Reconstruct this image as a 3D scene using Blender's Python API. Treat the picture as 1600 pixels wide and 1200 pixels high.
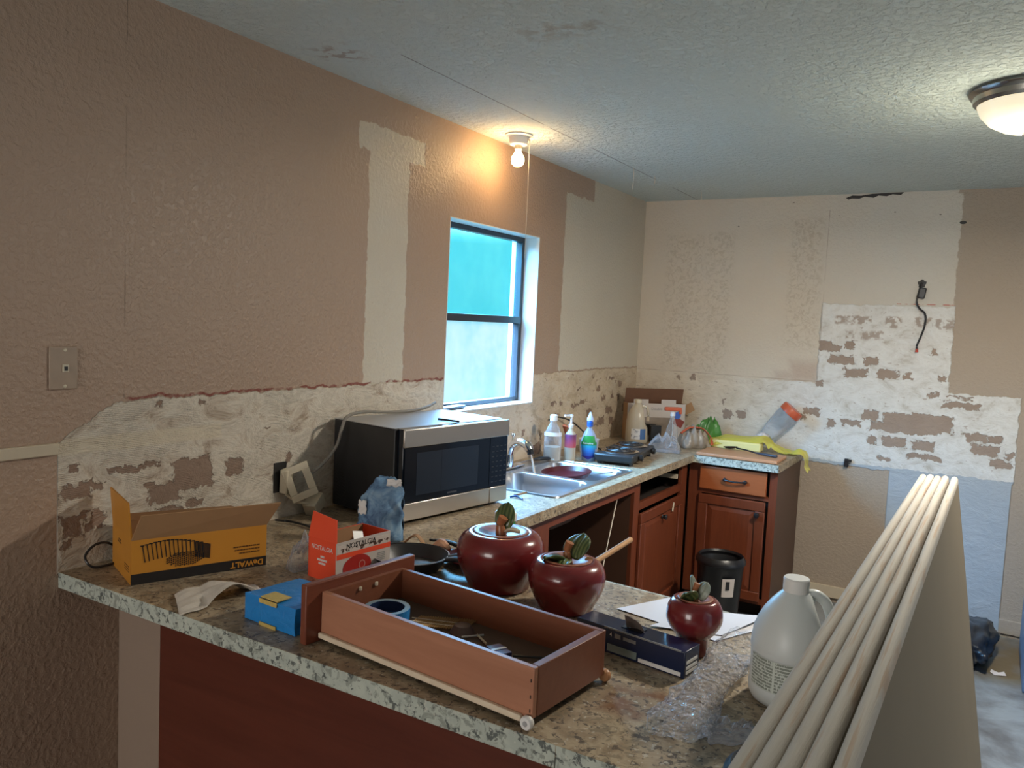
import bpy, bmesh, math, random
from mathutils import Vector, Matrix, Euler, noise
random.seed(7)
S = bpy.context.scene
for o in list(bpy.data.objects): bpy.data.objects.remove(o, do_unlink=True)
COL = S.collection
PI = math.pi
CH = 0.91          # counter height
H = 2.493          # ceiling height

# ------------------------------------------------------------------ camera
cd = bpy.data.cameras.new('camera'); cam = bpy.data.objects.new('camera', cd); COL.objects.link(cam)
right = Vector((0.8571638535, 0.5129699235, 0.0461734307))
down = Vector((0.0791829394, -0.0426662082, -0.9959466134))
fwd = Vector((-0.5089206129, 0.8573455850, -0.0771903979))
cam.matrix_world = Matrix(((right.x, -down.x, -fwd.x, 2.10068), (right.y, -down.y, -fwd.y, -5.22272), (right.z, -down.z, -fwd.z, 1.63563), (0, 0, 0, 1)))
cd.sensor_width = 36; cd.lens = 1254.745/1600*36; cd.clip_start = .02
S.camera = cam

# ------------------------------------------------------------------ world: bright day outside, greener and dimmer near the horizon
W = bpy.data.worlds.new('world'); S.world = W; W.use_nodes = True
wn = W.node_tree.nodes; wl = W.node_tree.links; wn.clear()
wo = wn.new('ShaderNodeOutputWorld'); wb = wn.new('ShaderNodeBackground'); wl.new(wb.outputs[0], wo.inputs[0])
tc = wn.new('ShaderNodeTexCoord'); sx = wn.new('ShaderNodeSeparateXYZ'); wl.new(tc.outputs['Generated'], sx.inputs[0])
wr = wn.new('ShaderNodeValToRGB'); wm = wn.new('ShaderNodeMath'); wm.operation = 'MULTIPLY_ADD'; wm.inputs[1].default_value = .5; wm.inputs[2].default_value = .5
wl.new(sx.outputs['Z'], wm.inputs[0]); wl.new(wm.outputs[0], wr.inputs[0]); wl.new(wr.outputs[0], wb.inputs[0])
e = wr.color_ramp.elements
e[0].position = .0; e[0].color = (.022, .034, .039, 1)
e[1].position = 1.0; e[1].color = (1.1, 2.2, 3.9, 1)
for p, c in ((.497, (.022, .034, .039, 1)), (.502, (.0035, .026, .030, 1)), (.55, (.006, .030, .035, 1)), (.68, (.70, 1.4, 2.5, 1))):
    k = e.new(p); k.color = c
WORLD_STRENGTH = 30.0
wb.inputs[1].default_value = WORLD_STRENGTH

def area(name, loc, rot, sx_, sy_, power, col, portal=False):
    l = bpy.data.lights.new(name, 'AREA'); l.shape = 'RECTANGLE'; l.size = sx_; l.size_y = sy_; l.energy = power; l.color = col
    if portal: l.cycles.is_portal = True
    o = bpy.data.objects.new(name, l); COL.objects.link(o); o.location = loc; o.rotation_euler = rot; return o
area('window_portal', (-.13, -1.88, 1.64), (0, -PI/2, 0), .86, .80, 1, (1, 1, 1), portal=True)
# fill lights added for assumed, unseen windows behind and right of the camera
area('assumed_window_fill', (1.0, -8.40, 1.45), (PI/2, 0, 0), 1.7, 1.5, 62, (1.0, .96, .91))
area('assumed_door_fill', (5.10, -2.6, 1.1), (0, PI/2, 0), 1.9, 1.7, 18, (.78, .90, 1.0))
DOME_COL = (1.0, .80, .50)

S.view_settings.view_transform = 'Standard'; S.view_settings.look = 'None'
S.view_settings.exposure = 0.0; S.view_settings.gamma = 1; S.view_settings.use_curve_mapping = False

# ------------------------------------------------------------------ node helpers
class Mt:
    def __init__(s, name, rough=.5, metal=0, col=(.5, .5, .5), spec=.5):
        s.m = bpy.data.materials.new(name); s.m.use_nodes = True; s.t = s.m.node_tree; s.n = s.t.nodes; s.l = s.t.links
        s.b = s.n['Principled BSDF']; s.b.inputs['Roughness'].default_value = rough; s.b.inputs['Metallic'].default_value = metal
        s.b.inputs['Base Color'].default_value = (*col, 1); s.b.inputs['Specular IOR Level'].default_value = spec
        s._p = None
    def pos(s):
        if s._p is None: s._p = s.n.new('ShaderNodeTexCoord').outputs['Object']
        return s._p
    def put(s, sock, v):
        if hasattr(v, 'links') or hasattr(v, 'is_linked'): s.l.new(v, sock)
        elif isinstance(v, (tuple, list)) and sock.type == 'RGBA' and len(v) == 3: sock.default_value = (*v, 1)
        else: sock.default_value = v
    def math(s, op, a, b=0.0, c=None, clamp=False):
        k = s.n.new('ShaderNodeMath'); k.operation = op; k.use_clamp = clamp
        s.put(k.inputs[0], a); s.put(k.inputs[1], b)
        if c is not None: s.put(k.inputs[2], c)
        return k.outputs[0]
    def sep(s, v=None):
        k = s.n.new('ShaderNodeSeparateXYZ'); s.put(k.inputs[0], v if v is not None else s.pos()); return k.outputs
    def mapping(s, scale=(1, 1, 1), rot=(0, 0, 0), loc=(0, 0, 0), v=None):
        k = s.n.new('ShaderNodeMapping'); s.put(k.inputs[0], v if v is not None else s.pos())
        k.inputs['Scale'].default_value = scale; k.inputs['Rotation'].default_value = rot; k.inputs['Location'].default_value = loc
        return k.outputs[0]
    def noise(s, scale=5, detail=3, v=None, rough=.5, dist=0, out='Fac'):
        k = s.n.new('ShaderNodeTexNoise'); s.put(k.inputs['Vector'], v if v is not None else s.pos())
        k.inputs['Scale'].default_value = scale; k.inputs['Detail'].default_value = detail; k.inputs['Roughness'].default_value = rough; k.inputs['Distortion'].default_value = dist
        return k.outputs[out]
    def voro(s, scale=5, v=None, feature='F1', out='Distance'):
        k = s.n.new('ShaderNodeTexVoronoi'); k.feature = feature; s.put(k.inputs['Vector'], v if v is not None else s.pos()); k.inputs['Scale'].default_value = scale
        return k.outputs[out]
    def wave(s, scale, v=None, dist=0, detail=2, typ='BANDS', dirn='X', dscale=1):
        k = s.n.new('ShaderNodeTexWave'); k.wave_type = typ; k.bands_direction = dirn; s.put(k.inputs['Vector'], v if v is not None else s.pos())
        k.inputs['Scale'].default_value = scale; k.inputs['Distortion'].default_value = dist; k.inputs['Detail'].default_value = detail; k.inputs['Detail Scale'].default_value = dscale
        return k.outputs['Fac']
    def step(s, v, a, b):   # smooth 0..1 between a and b
        k = s.n.new('ShaderNodeMapRange'); k.interpolation_type = 'SMOOTHSTEP'; s.put(k.inputs[0], v)
        k.inputs[1].default_value = a; k.inputs[2].default_value = b; return k.outputs[0]
    def ramp(s, v, stops):
        k = s.n.new('ShaderNodeValToRGB'); s.put(k.inputs[0], v); el = k.color_ramp.elements
        el[0].position = stops[0][0]; el[0].color = (*stops[0][1], 1); el[1].position = stops[-1][0]; el[1].color = (*stops[-1][1], 1)
        for p, c in stops[1:-1]: q = el.new(p); q.color = (*c, 1)
        return k.outputs[0]
    def mix(s, f, a, b):
        k = s.n.new('ShaderNodeMix'); k.data_type = 'RGBA'; s.put(k.inputs[0], f); s.put(k.inputs[6], a); s.put(k.inputs[7], b); return k.outputs[2]
    def col(s, v): s.put(s.b.inputs['Base Color'], v); return s
    def bump(s, h, strength=.5, dist=.01):
        k = s.n.new('ShaderNodeBump'); s.put(k.inputs['Height'], h); k.inputs['Strength'].default_value = strength; k.inputs['Distance'].default_value = dist
        s.l.new(k.outputs[0], s.b.inputs['Normal']); return s
    def rects(s, a, b, lst, grow=0.0):
        """signed distance to a set of rectangles in (a,b) coordinates (negative inside)"""
        cur = None
        for cx, cy, hx, hy in lst:
            dx = s.math('SUBTRACT', s.math('ABSOLUTE', s.math('SUBTRACT', a, cx)), hx+grow)
            dy = s.math('SUBTRACT', s.math('ABSOLUTE', s.math('SUBTRACT', b, cy)), hy+grow)
            d = s.math('MAXIMUM', dx, dy)
            cur = d if cur is None else s.math('MINIMUM', cur, d)
        return cur

def simple(name, col, rough=.5, metal=0, var=.12, scale=30, bump=0, **kw):
    m = Mt(name, rough, metal, col, **kw)
    n = m.noise(scale, 3)
    m.col(m.mix(n, tuple(c*(1-var) for c in col), tuple(min(1, c*(1+var)) for c in col)))
    if bump: m.bump(n, bump, .002)
    return m.m
def clear(name, tint=(1, 1, 1), rough=.05, alpha=.8, bump=0, bscale=60, body=(.8, .8, .8)):
    """thin clear plastic: straight-through transparency with a glossy skin and a little milky body"""
    m = Mt(name, rough, 0, body); t = m.n.new('ShaderNodeBsdfTransparent'); t.inputs[0].default_value = (*tint, 1)
    mx = m.n.new('ShaderNodeMixShader'); out = [k for k in m.n if k.type == 'OUTPUT_MATERIAL'][0]
    lw = m.n.new('ShaderNodeLayerWeight'); lw.inputs[0].default_value = .35
    fac = m.math('SUBTRACT', alpha, m.math('MULTIPLY', lw.outputs['Facing'], alpha*.8))
    m.l.new(fac, mx.inputs[0]); m.l.new(m.b.outputs[0], mx.inputs[1]); m.l.new(t.outputs[0], mx.inputs[2]); m.l.new(mx.outputs[0], out.inputs[0])
    if bump: m.bump(m.noise(bscale, 4, dist=.6), bump, .01)
    return m.m
def wood(name, dark, light, rough=.42, axis='X', scale=1.0, coat=.0):
    m = Mt(name, rough)
    sc = {'X': (1.2, 14, 14), 'Y': (14, 1.2, 14), 'Z': (14, 14, 1.2)}[axis]
    v = m.mapping(tuple(q*scale for q in sc))
    n = m.noise(3.0, 6, v, .62, 1.2); fine = m.noise(18, 3, v)
    m.col(m.mix(m.math('ADD', m.math('MULTIPLY', n, .75), m.math('MULTIPLY', fine, .25)), dark, light))
    m.b.inputs['Coat Weight'].default_value = coat
    m.bump(fine, .12, .001)
    return m.m

# ------------------------------------------------------------------ wall materials
TAN = (.42, .29, .21)
TAN2 = (.37, .265, .195)
PRIME = (.62, .56, .47)
BACKR = [(1.368, 1.741, 0.097, 0.023), (1.485, 1.654, 0.063, 0.023), (1.591, 1.735, 0.041, 0.03), (1.748, 1.741, 0.043, 0.022), (1.863, 1.735, 0.052, 0.025), (1.361, 1.652, 0.025, 0.019)]
BACK = [(1.22, 1.579, 0.041, 0.031), (1.287, 1.565, 0.026, 0.017), (1.357, 1.584, 0.023, 0.021), (1.325, 1.497, 0.076, 0.025), (1.486, 1.499, 0.039, 0.025), (1.406, 1.425, 0.068, 0.025), (1.582, 1.428, 0.052, 0.026), (1.688, 1.426, 0.026, 0.016), (1.819, 1.575, 0.014, 0.019), (1.875, 1.423, 0.019, 0.015), (1.503, 1.176, 0.046, 0.027), (1.76, 1.156, 0.18, 0.05), (1.69, 1.117, 0.18, 0.028), (1.287, 1.106, 0.022, 0.028), (1.407, 1.119, 0.054, 0.015), (1.525, 1.027, 0.021, 0.023), (1.645, 1.029, 0.064, 0.027), (1.803, 1.025, 0.056, 0.026), (1.811, 0.959, 0.092, 0.015), (2.059, 1.103, 0.056, 0.022), (2.159, 1.104, 0.037, 0.018), (2.111, 1.037, 0.065, 0.029), (2.188, 0.967, 0.049, 0.021), (1.976, 1.276, 0.089, 0.017), (1.966, 1.323, 0.063, 0.004), (1.837, 1.324, 0.026, 0.013), (0.649, 1.099, 0.028, 0.027), (0.743, 1.104, 0.029, 0.022), (0.62, 1.176, 0.006, 0.022), (1.167, 1.166, 0.049, 0.018), (1.199, 1.344, 0.026, 0.015), (0.305, 1.314, 0.012, 0.01), (0.404, 1.331, 0.015, 0.02), (1.116, 1.125, 0.017, 0.014), (2.233, 1.023, 0.02, 0.018), (1.60, .925, .04, .010)]
NEAR = [(-3.60, 1.122, 0.070, 0.050), (-3.700, 1.075, 0.06, 0.030), (-3.80, 1.165, 0.085, 0.010), (-3.441, 1.121, 0.036, 0.026), (-3.717, 1.342, 0.012, 0.007), (-3.983, 1.029, 0.033, 0.029), (-3.918, 1.034, 0.024, 0.024), (-3.977, 1.18, 0.012, 0.015), (-3.968, 1.127, 0.041, 0.021), (-3.583, 1.035, 0.03, 0.012), (-3.915, 1.128, 0.02, 0.010), (-3.995, 0.979, 0.021, 0.015), (-3.565, 1.343, 0.008, 0.006), (-3.678, 1.019, 0.045, 0.013), (-3.30, 1.24, .014, .006), (-3.2, 1.12, .012, .02)]
FAR = [(-1.384, 0.947, 0.040, 0.034), (-0.935, 1.154, 0.055, 0.008), (-0.839, 1.173, 0.045, 0.012), (-0.534, 1.177, 0.036, 0.014), (-0.402, 1.176, 0.022, 0.016), (-0.303, 1.17, 0.02, 0.016), (-0.443, 1.096, 0.05, 0.02), (-0.551, 1.034, 0.045, 0.027), (-0.4, 1.022, 0.03, 0.028), (-1.361, 1.018, 0.008, 0.02), (-1.213, 1.184, 0.034, 0.009), (-1.124, 1.182, 0.022, 0.012), (-0.738, 1.102, 0.035, 0.022), (-1.539, 1.048, 0.010, 0.02), (-1.175, 1.106, 0.015, 0.017), (-0.631, 1.014, 0.026, 0.008), (-.62, 1.24, .03, .012), (-.28, 1.26, .03, .016), (-.9, 1.255, .03, .008), (-.20, 1.10, .022, .03), (-.42, 1.30, .03, .008), (-.70, 1.32, .02, .006)]

def wall_paint(name):
    """shared start: returns builder, warped coordinates and texture heights"""
    m = Mt(name, .55)
    p = m.pos()
    wv = m.n.new('ShaderNodeVectorMath'); wv.operation = 'MULTIPLY_ADD'
    nz = m.noise(22, 4, out='Color'); sub = m.n.new('ShaderNodeVectorMath'); sub.operation = 'SUBTRACT'; m.l.new(nz, sub.inputs[0]); sub.inputs[1].default_value = (.5, .5, .5)
    m.l.new(sub.outputs[0], wv.inputs[0]); wv.inputs[1].default_value = (.035, .035, .035); m.l.new(p, wv.inputs[2])
    n2 = m.noise(27, 5, m.mapping((1, 1, 1), loc=(4, 2, 7)), .62, .5, 'Color'); sb2 = m.n.new('ShaderNodeVectorMath'); sb2.operation = 'SUBTRACT'; m.l.new(n2, sb2.inputs[0]); sb2.inputs[1].default_value = (.5, .5, .5)
    w2 = m.n.new('ShaderNodeVectorMath'); w2.operation = 'MULTIPLY_ADD'; m.l.new(sb2.outputs[0], w2.inputs[0]); w2.inputs[1].default_value = (.10, .10, .075); m.l.new(p, w2.inputs[2])
    m.torn = m.sep(w2.outputs[0])
    return m, m.sep(p), m.sep(wv.outputs[0])

# left wall (x = 0): runs along y
m, P, Q = wall_paint('left_wall_plaster')
y, z = P[1], P[2]; qy, qz = Q[1], Q[2]
knock = m.noise(62, 4, rough=.55); trowel = m.noise(9, 5, m.mapping((1, 1, 1.6)), rough=.7, dist=.6)
tan = m.mix(m.noise(1.3, 3), TAN, TAN2)
# bare, unpainted strips where wall cabinets hung
pA = m.math('MAXIMUM', m.rects(qy, qz, [(-2.705, 1.86, .122, .50)]), -9)
pA = m.math('MINIMUM', pA, m.rects(qy, qz, [(-2.685, 2.315, .205, .050)]))
# strip leans: it narrows towards the bottom
pB = m.rects(qy, qz, [(-.55, 1.87, .63, .50), (-.40, 2.20, .42, .32)])
bare = m.math('SUBTRACT', 1, m.step(m.math('MINIMUM', pA, pB), -.003, .003))
old = m.mix(m.noise(2, 3), (.60, .55, .45), (.53, .46, .37))
base = m.mix(bare, tan, old)
# stripped backsplash band
top = m.math('SUBTRACT', qz, 1.362)
diag = m.math('SUBTRACT', m.math('SUBTRACT', qz, 1.262), m.math('MULTIPLY', m.math('ADD', qy, 4.02), .60))
left = m.math('MAXIMUM', m.math('SUBTRACT', -4.024, y), m.math('SUBTRACT', .905, z))
band = m.math('MAXIMUM', m.math('MAXIMUM', top, diag), left)
bandm = m.math('SUBTRACT', 1, m.step(band, -.002, .002))
plas = m.ramp(trowel, [(.32, (.36, .28, .21)), (.42, (.56, .48, .39)), (.52, (.66, .60, .51)), (.60, (.55, .49, .41)), (.70, (.68, .62, .53))])
warm = m.mix(m.step(y, -2.2, -1.2), plas, m.ramp(trowel, [(.3, (.44, .34, .23)), (.5, (.60, .49, .36)), (.75, (.64, .56, .45))]))
brown = m.mix(m.noise(6, 3), (.24, .16, .115), (.33, .235, .18))
torn = m.math('SUBTRACT', 1, m.step(m.rects(m.torn[1], m.torn[2], NEAR+FAR, -.001), -.002, .002))
spots = m.math('MULTIPLY', m.step(m.noise(26, 5, m.mapping((1, .8, 1.7)), .6), .62, .64), m.math('ADD', .25, m.math('MULTIPLY', m.step(y, -1.6, -1.3), .75)))
bandcol = m.mix(torn, m.mix(m.math('MULTIPLY', spots, .75), warm, brown), brown)
smooth = m.math('SUBTRACT', 1, m.step(m.rects(qy, z, [(-3.80, 1.246, .30, .020)]), -.004, .008))
bandcol = m.mix(m.math('MULTIPLY', smooth, .85), bandcol, (.66, .58, .45))
base = m.mix(bandm, base, bandcol)
# torn red paper line and old seams
redl = m.math('MULTIPLY', m.math('SUBTRACT', 1, m.step(m.math('ABSOLUTE', m.math('SUBTRACT', qz, 1.368)), .002, .006)), m.math('MULTIPLY', m.math('GREATER_THAN', y, -3.84), m.math('LESS_THAN', y, -2.29)))
redl = m.math('MULTIPLY', redl, m.step(m.noise(14, 3), .40, .52))
base = m.mix(redl, base, (.22, .055, .035))
seam = m.math('SUBTRACT', 1, m.step(m.math('ABSOLUTE', m.math('SUBTRACT', y, -3.835)), .0008, .003))
seam = m.math('MULTIPLY', seam, m.math('MULTIPLY', m.math('GREATER_THAN', z, 1.37), m.step(m.noise(5, 4), .42, .62)))
scr = m.step(m.noise(40, 2, m.mapping((1, 1, .35))), .83, .86)
base = m.mix(m.math('MULTIPLY', m.math('MAXIMUM', seam, scr), .6), base, (.13, .085, .06))
m.col(base)
m.put(m.b.inputs['Roughness'], m.math('ADD', .42, m.math('MULTIPLY', bandm, .4)))
hgt = m.math('MULTIPLY', m.step(knock, .38, .66), .0016)
rid = m.wave(60, m.mapping((1, 1, 1)), 3, 2, dirn='Z', dscale=3)
hb = m.math('ADD', m.math('MULTIPLY', trowel, .02), m.math('ADD', m.math('MULTIPLY', torn, -.005), m.math('MULTIPLY', rid, m.math('MULTIPLY', m.step(m.noise(3, 2), .48, .56), .0014))))
hh = m.math('ADD', m.math('MULTIPLY', hgt, m.math('SUBTRACT', 1, bandm)), m.math('MULTIPLY', hb, bandm))
m.bump(m.math('ADD', hh, m.math('MULTIPLY', bare, -.001)), .85, 1.0)
LEFTW = m.m

# back wall (y = 0): runs along x
m, P, Q = wall_paint('back_wall_plaster')
x, z = P[0], P[2]; qx, qz = Q[0], Q[2]
knock = m.noise(55, 5, rough=.6); trowel = m.noise(9, 5, m.mapping((1, 1, 1.5)), rough=.7, dist=.5)
tan = m.mix(m.noise(2, 3), (.42, .345, .27), (.37, .30, .235))
bare = m.math('SUBTRACT', 1, m.step(m.math('MINIMUM', m.rects(qx, qz, [(.93, 1.87, .965, .60)]), m.rects(qx, qz, [(.5, 2.3, 1.37, .4)])), -.003, .004))
prime = m.mix(m.step(x, .9, 1.6), m.mix(m.noise(3, 4), (.60, .52, .42), (.66, .58, .47)), m.mix(m.noise(3, 4), (.62, .58, .51), (.56, .52, .45)))
colz = m.math('SUBTRACT', 1, m.step(m.rects(qx, qz, [(.30, 1.82, .11, .42), (.53, 1.82, .07, .44), (1.07, 1.95, .075, .38)]), -.01, .05))
mott = m.step(m.noise(38, 5, rough=.7, dist=1), .46, .60)
prime = m.mix(m.math('MULTIPLY', m.math('MULTIPLY', colz, mott), .55), prime, (.45, .37, .27))
tanpatch = m.math('SUBTRACT', 1, m.step(m.rects(qx, qz, [(1.11, 1.41, .075, .05), (1.00, 1.375, .05, .01)]), -.03, .055))
prime = m.mix(m.math('MULTIPLY', tanpatch, .8), prime, (.47, .36, .28))
base = m.mix(bare, tan, prime)
splash = m.math('MINIMUM', m.rects(qx, qz, [(.9, 1.1, 1.36, .245)]), m.math('MINIMUM', m.rects(qx, qz, [(1.545, 1.5, .36, .335)]), m.rects(x, z, [(1.945, .42, .31, .50)])))
sm = m.math('SUBTRACT', 1, m.step(splash, -.003, .003))
plas = m.ramp(trowel, [(.32, (.48, .45, .40)), (.44, (.62, .61, .58)), (.60, (.70, .70, .68)), (.75, (.56, .53, .48))])
lowp = m.mix(m.noise(7, 5), (.33, .38, .43), (.42, .46, .50))
plas = m.mix(m.math('LESS_THAN', qz, .875), plas, lowp)
pl2 = m.mix(m.step(x, .5, 1.3), m.ramp(trowel, [(.3, (.55, .46, .35)), (.6, (.66, .58, .47)), (.85, (.58, .49, .38))]), plas)
brown = m.mix(m.noise(9, 3), (.27, .20, .155), (.36, .28, .225))
tornd = m.rects(m.torn[0], m.torn[2], BACK, .001)
torn = m.math('SUBTRACT', 1, m.step(tornd, -.002, .002))
ragged = m.math('MULTIPLY', m.math('SUBTRACT', 1, m.step(m.rects(qx, qz, BACKR), -.004, .01)), m.step(m.noise(30, 4), .42, .55))
sp = m.math('MULTIPLY', m.step(m.noise(24, 5, m.mapping((.8, 1, 2.0)), .6), .635, .65), m.math('GREATER_THAN', z, .9))
c = m.mix(m.math('MAXIMUM', torn, m.math('MAXIMUM', m.math('MULTIPLY', ragged, .8), m.math('MULTIPLY', sp, .6))), pl2, brown)
base = m.mix(sm, base, c)
def vline(a, v, w, lo, hi, b):
    k = m.math('SUBTRACT', 1, m.step(m.math('ABSOLUTE', m.math('SUBTRACT', a, v)), w*.3, w))
    return m.math('MULTIPLY', k, m.math('MULTIPLY', m.math('GREATER_THAN', b, lo), m.math('LESS_THAN', b, hi)))
ln = m.math('MAXIMUM', vline(x, 1.19, .004, 1.35, 2.40, z), vline(m.sep()[2], 1.355, .004, 0.0, 1.19, x))
ln = m.math('MULTIPLY', ln, m.step(m.noise(6, 4), .35, .6))
base = m.mix(m.math('MULTIPLY', ln, .5), base, (.30, .22, .16))
rl = m.math('MULTIPLY', vline(m.sep()[2], 1.845, .0035, 1.60, 1.90, x), m.step(m.noise(25, 3), .42, .55))
base = m.mix(rl, base, (.45, .09, .06))
scr = m.step(m.noise(38, 2), .815, .83)
base = m.mix(m.math('MULTIPLY', scr, .6), base, (.15, .10, .075))
nh = m.math('MULTIPLY', m.math('LESS_THAN', m.voro(9, m.mapping((1, 1, 2))), .055), m.math('MULTIPLY', m.math('GREATER_THAN', z, 2.28), m.math('LESS_THAN', x, 1.85)))
base = m.mix(m.math('MULTIPLY', nh, .8), base, (.10, .07, .05))
m.col(base); m.b.inputs['Roughness'].default_value = .7
hh = m.math('ADD', m.math('MULTIPLY', m.step(knock, .42, .62), m.math('MULTIPLY', m.math('SUBTRACT', 1, sm), .0018)), m.math('MULTIPLY', sm, m.math('ADD', m.math('MULTIPLY', trowel, .014), m.math('MULTIPLY', torn, -.004))))
m.bump(hh, .8, 1.0)
BACKW = m.m

m = Mt('plain_tan_wall', .6); m.col(m.mix(m.noise(2, 3), TAN2, TAN)); m.bump(m.noise(50, 4), .4, .003); TANW = m.m
m = Mt('stub_tan_wall', .6); m.col(m.mix(m.noise(2, 3), (.30, .22, .17), (.34, .25, .19))); m.bump(m.noise(50, 4), .3, .003); STUBW = m.m
# ceiling
m = Mt('ceiling_knockdown', .85)
P = m.sep(); kn = m.noise(42, 5, rough=.6)
cc = m.mix(m.noise(1.2, 3), (.66, .71, .66), (.60, .66, .62))
d1 = m.math('SUBTRACT', 1, m.step(m.rects(m.sep(m.mapping(v=None))[0], P[1], [(.95, -3.10, .13, .05)]), -.05, .07))
cc = m.mix(m.math('MULTIPLY', m.math('MULTIPLY', d1, m.step(m.noise(16, 4), .45, .6)), .5), cc, (.40, .33, .24))
d2 = m.math('SUBTRACT', 1, m.step(m.rects(P[0], P[1], [(.17, -3.19, .07, .06)]), -.03, .04))
cc = m.mix(m.math('MULTIPLY', m.math('MULTIPLY', d2, m.step(m.noise(20, 4), .5, .56)), .7), cc, (.36, .27, .21))
cr = m.math('SUBTRACT', 1, m.step(m.math('ABSOLUTE', m.math('SUBTRACT', P[0], m.math('ADD', .357, m.math('MULTIPLY', m.noise(3, 2), .006)))), .001, .004))
cr = m.math('MULTIPLY', cr, m.math('MULTIPLY', m.math('GREATER_THAN', P[1], -3.1), m.step(m.noise(4, 3), .36, .5)))
cc = m.mix(m.math('MULTIPLY', cr, .75), cc, (.22, .19, .17))
sp = m.step(m.noise(30, 2), .81, .83); cc = m.mix(m.math('MULTIPLY', sp, .3), cc, (.3, .26, .22))
m.col(cc); m.bump(m.math('ADD', m.step(kn, .40, .62), m.math('MULTIPLY', cr, -2)), .85, .007); CEIL = m.m
# concrete floor
m = Mt('bare_concrete', .35)
n = m.noise(2.2, 6, rough=.65, dist=.5)
c = m.ramp(n, [(.25, (.06, .05, .045)), (.42, (.13, .13, .13)), (.6, (.24, .26, .27)), (.8, (.17, .185, .19))])
st = m.math('SUBTRACT', 1, m.step(m.rects(m.sep()[0], m.sep()[1], [(2.27, -.40, .13, .30)]), -.1, .12))
c = m.mix(m.math('MULTIPLY', st, m.step(m.noise(5, 4), .3, .55)), c, (.16, .12, .06))
m.col(c); m.bump(m.noise(20, 5), .3, .004); FLOOR = m.m
# laminate counter
def laminate(name, a, b, cdark, rough):
    m = Mt(name, rough)
    v = m.mapping((1, 1, 1)); n1 = m.noise(17, 4, v, .6, .9); n2 = m.noise(70, 4, v, .65, .5); n3 = m.noise(34, 3, m.mapping(loc=(3, 3, 3)), .6, 1.2)
    c = m.mix(m.step(n1, .35, .65), a, b)
    c = m.mix(m.math('MULTIPLY', m.step(n3, .52, .60), .8), c, tuple(q*.5 for q in a))
    c = m.mix(m.math('MULTIPLY', m.step(n2, .55, .61), .85), c, cdark)
    c = m.mix(m.math('MULTIPLY', m.step(m.noise(90, 2, m.mapping(loc=(9, 1, 2))), .63, .68), .5), c, (.62, .60, .52))
    return m, c
m, c = laminate('granite_laminate_top', (.43, .345, .235), (.28, .205, .13), (.055, .04, .035), .40)
P = m.sep()
sr = m.math('SUBTRACT', 1, m.step(m.rects(P[0], P[1], [(1.60, -3.76, .02, .015), (1.55, -3.80, .01, .02)]), 0, .06))
c = m.mix(m.math('MULTIPLY', m.math('MULTIPLY', sr, m.step(m.noise(25, 4), .35, .6)), .85), c, (.16, .05, .012))
m.col(c); LAM = m.m
m, c = laminate('granite_laminate_edge_daylit', (.50, .54, .47), (.42, .46, .41), (.06, .07, .07), .35); m.col(c); LAME = m.m  # same laminate, with the cool daylight on the edges put into its colour

# ------------------------------------------------------------------ plain materials
M = {}
M['redwood_Y'] = wood('cherry_wood_y', (.115, .026, .012), (.20, .052, .022), .4, 'Y')
M['redwood_X'] = wood('cherry_wood_x', (.115, .026, .012), (.20, .052, .022), .4, 'X')
M['redwood_Z'] = wood('cherry_wood_z', (.070, .015, .007), (.235, .060, .023), .38, 'Z')
M['drawer_front'] = wood('orange_cherry_wood', (.26, .065, .018), (.40, .115, .035), .4, 'X')
M['panel'] = wood('dark_cherry_panel', (.060, .014, .009), (.17, .045, .027), .28, 'X', .3)
M['box_side'] = wood('drawer_side_plywood', (.27, .10, .052), (.56, .27, .165), .42, 'X', .35)
M['box_in'] = wood('drawer_inside_wood', (.16, .048, .022), (.27, .095, .048), .45, 'X', .6)
M['box_bottom'] = simple('drawer_bottom', (.12, .075, .05), .6, scale=9)
M['board'] = wood('cutting_board_wood', (.42, .20, .10), (.55, .28, .15), .4, 'X')
M['spoonwood'] = wood('spoon_wood', (.34, .17, .07), (.48, .26, .11), .5, 'Y')
M['brownside'] = simple('cabinet_end_panel', (.085, .04, .024), .45, scale=6)
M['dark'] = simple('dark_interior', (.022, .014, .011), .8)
M['black'] = simple('black_plastic', (.012, .012, .014), .35)
M['blackm'] = simple('black_enamel', (.02, .02, .022), .42, scale=12, var=.4)
M['glassblack'] = Mt('black_glass', .08, 0, (.006, .009, .016)).m
M['glasswin'] = Mt('oven_window', .12, 0, (.018, .026, .042)).m
def brushed(name, col, rough=.32):
    m = Mt(name, rough, 1, col); n = m.noise(5, 4, m.mapping((2, 2, 180))); m.put(m.b.inputs['Roughness'], m.math('ADD', rough-.08, m.math('MULTIPLY', n, .16))); m.bump(n, .05, .001); return m.m
M['steel'] = brushed('brushed_steel', (.56, .52, .48), .36)
M['sink'] = Mt('sink_steel', .3, 1, (.60, .60, .61)).m
M['chrome'] = Mt('chrome', .08, 1, (.8, .8, .82)).m
M['greymetal'] = simple('grey_painted_metal', (.42, .42, .43), .4, .3, scale=5, var=.15)
M['nickel'] = Mt('brushed_nickel', .25, 1, (.36, .35, .33)).m
M['white'] = simple('white_plastic', (.75, .74, .72), .4, var=.04)
M['cream'] = simple('cream_plastic', (.62, .55, .42), .4, var=.08)
M['paper'] = simple('white_paper', (.66, .66, .70), .7, var=.05, scale=6, bump=.2)
M['tissue'] = simple('tissue_paper', (.62, .56, .49), .9, var=.08, scale=200, bump=.6)
M['yellowbox'] = simple('yellow_orange_cardboard', (.52, .22, .025), .5, scale=8, var=.12)
M['kraft'] = simple('brown_cardboard', (.34, .19, .09), .75, scale=14, var=.15)
M['inkblack'] = simple('black_ink', (.014, .012, .012), .5)
M['inkwhite'] = simple('white_ink', (.75, .73, .70), .5)
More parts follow.
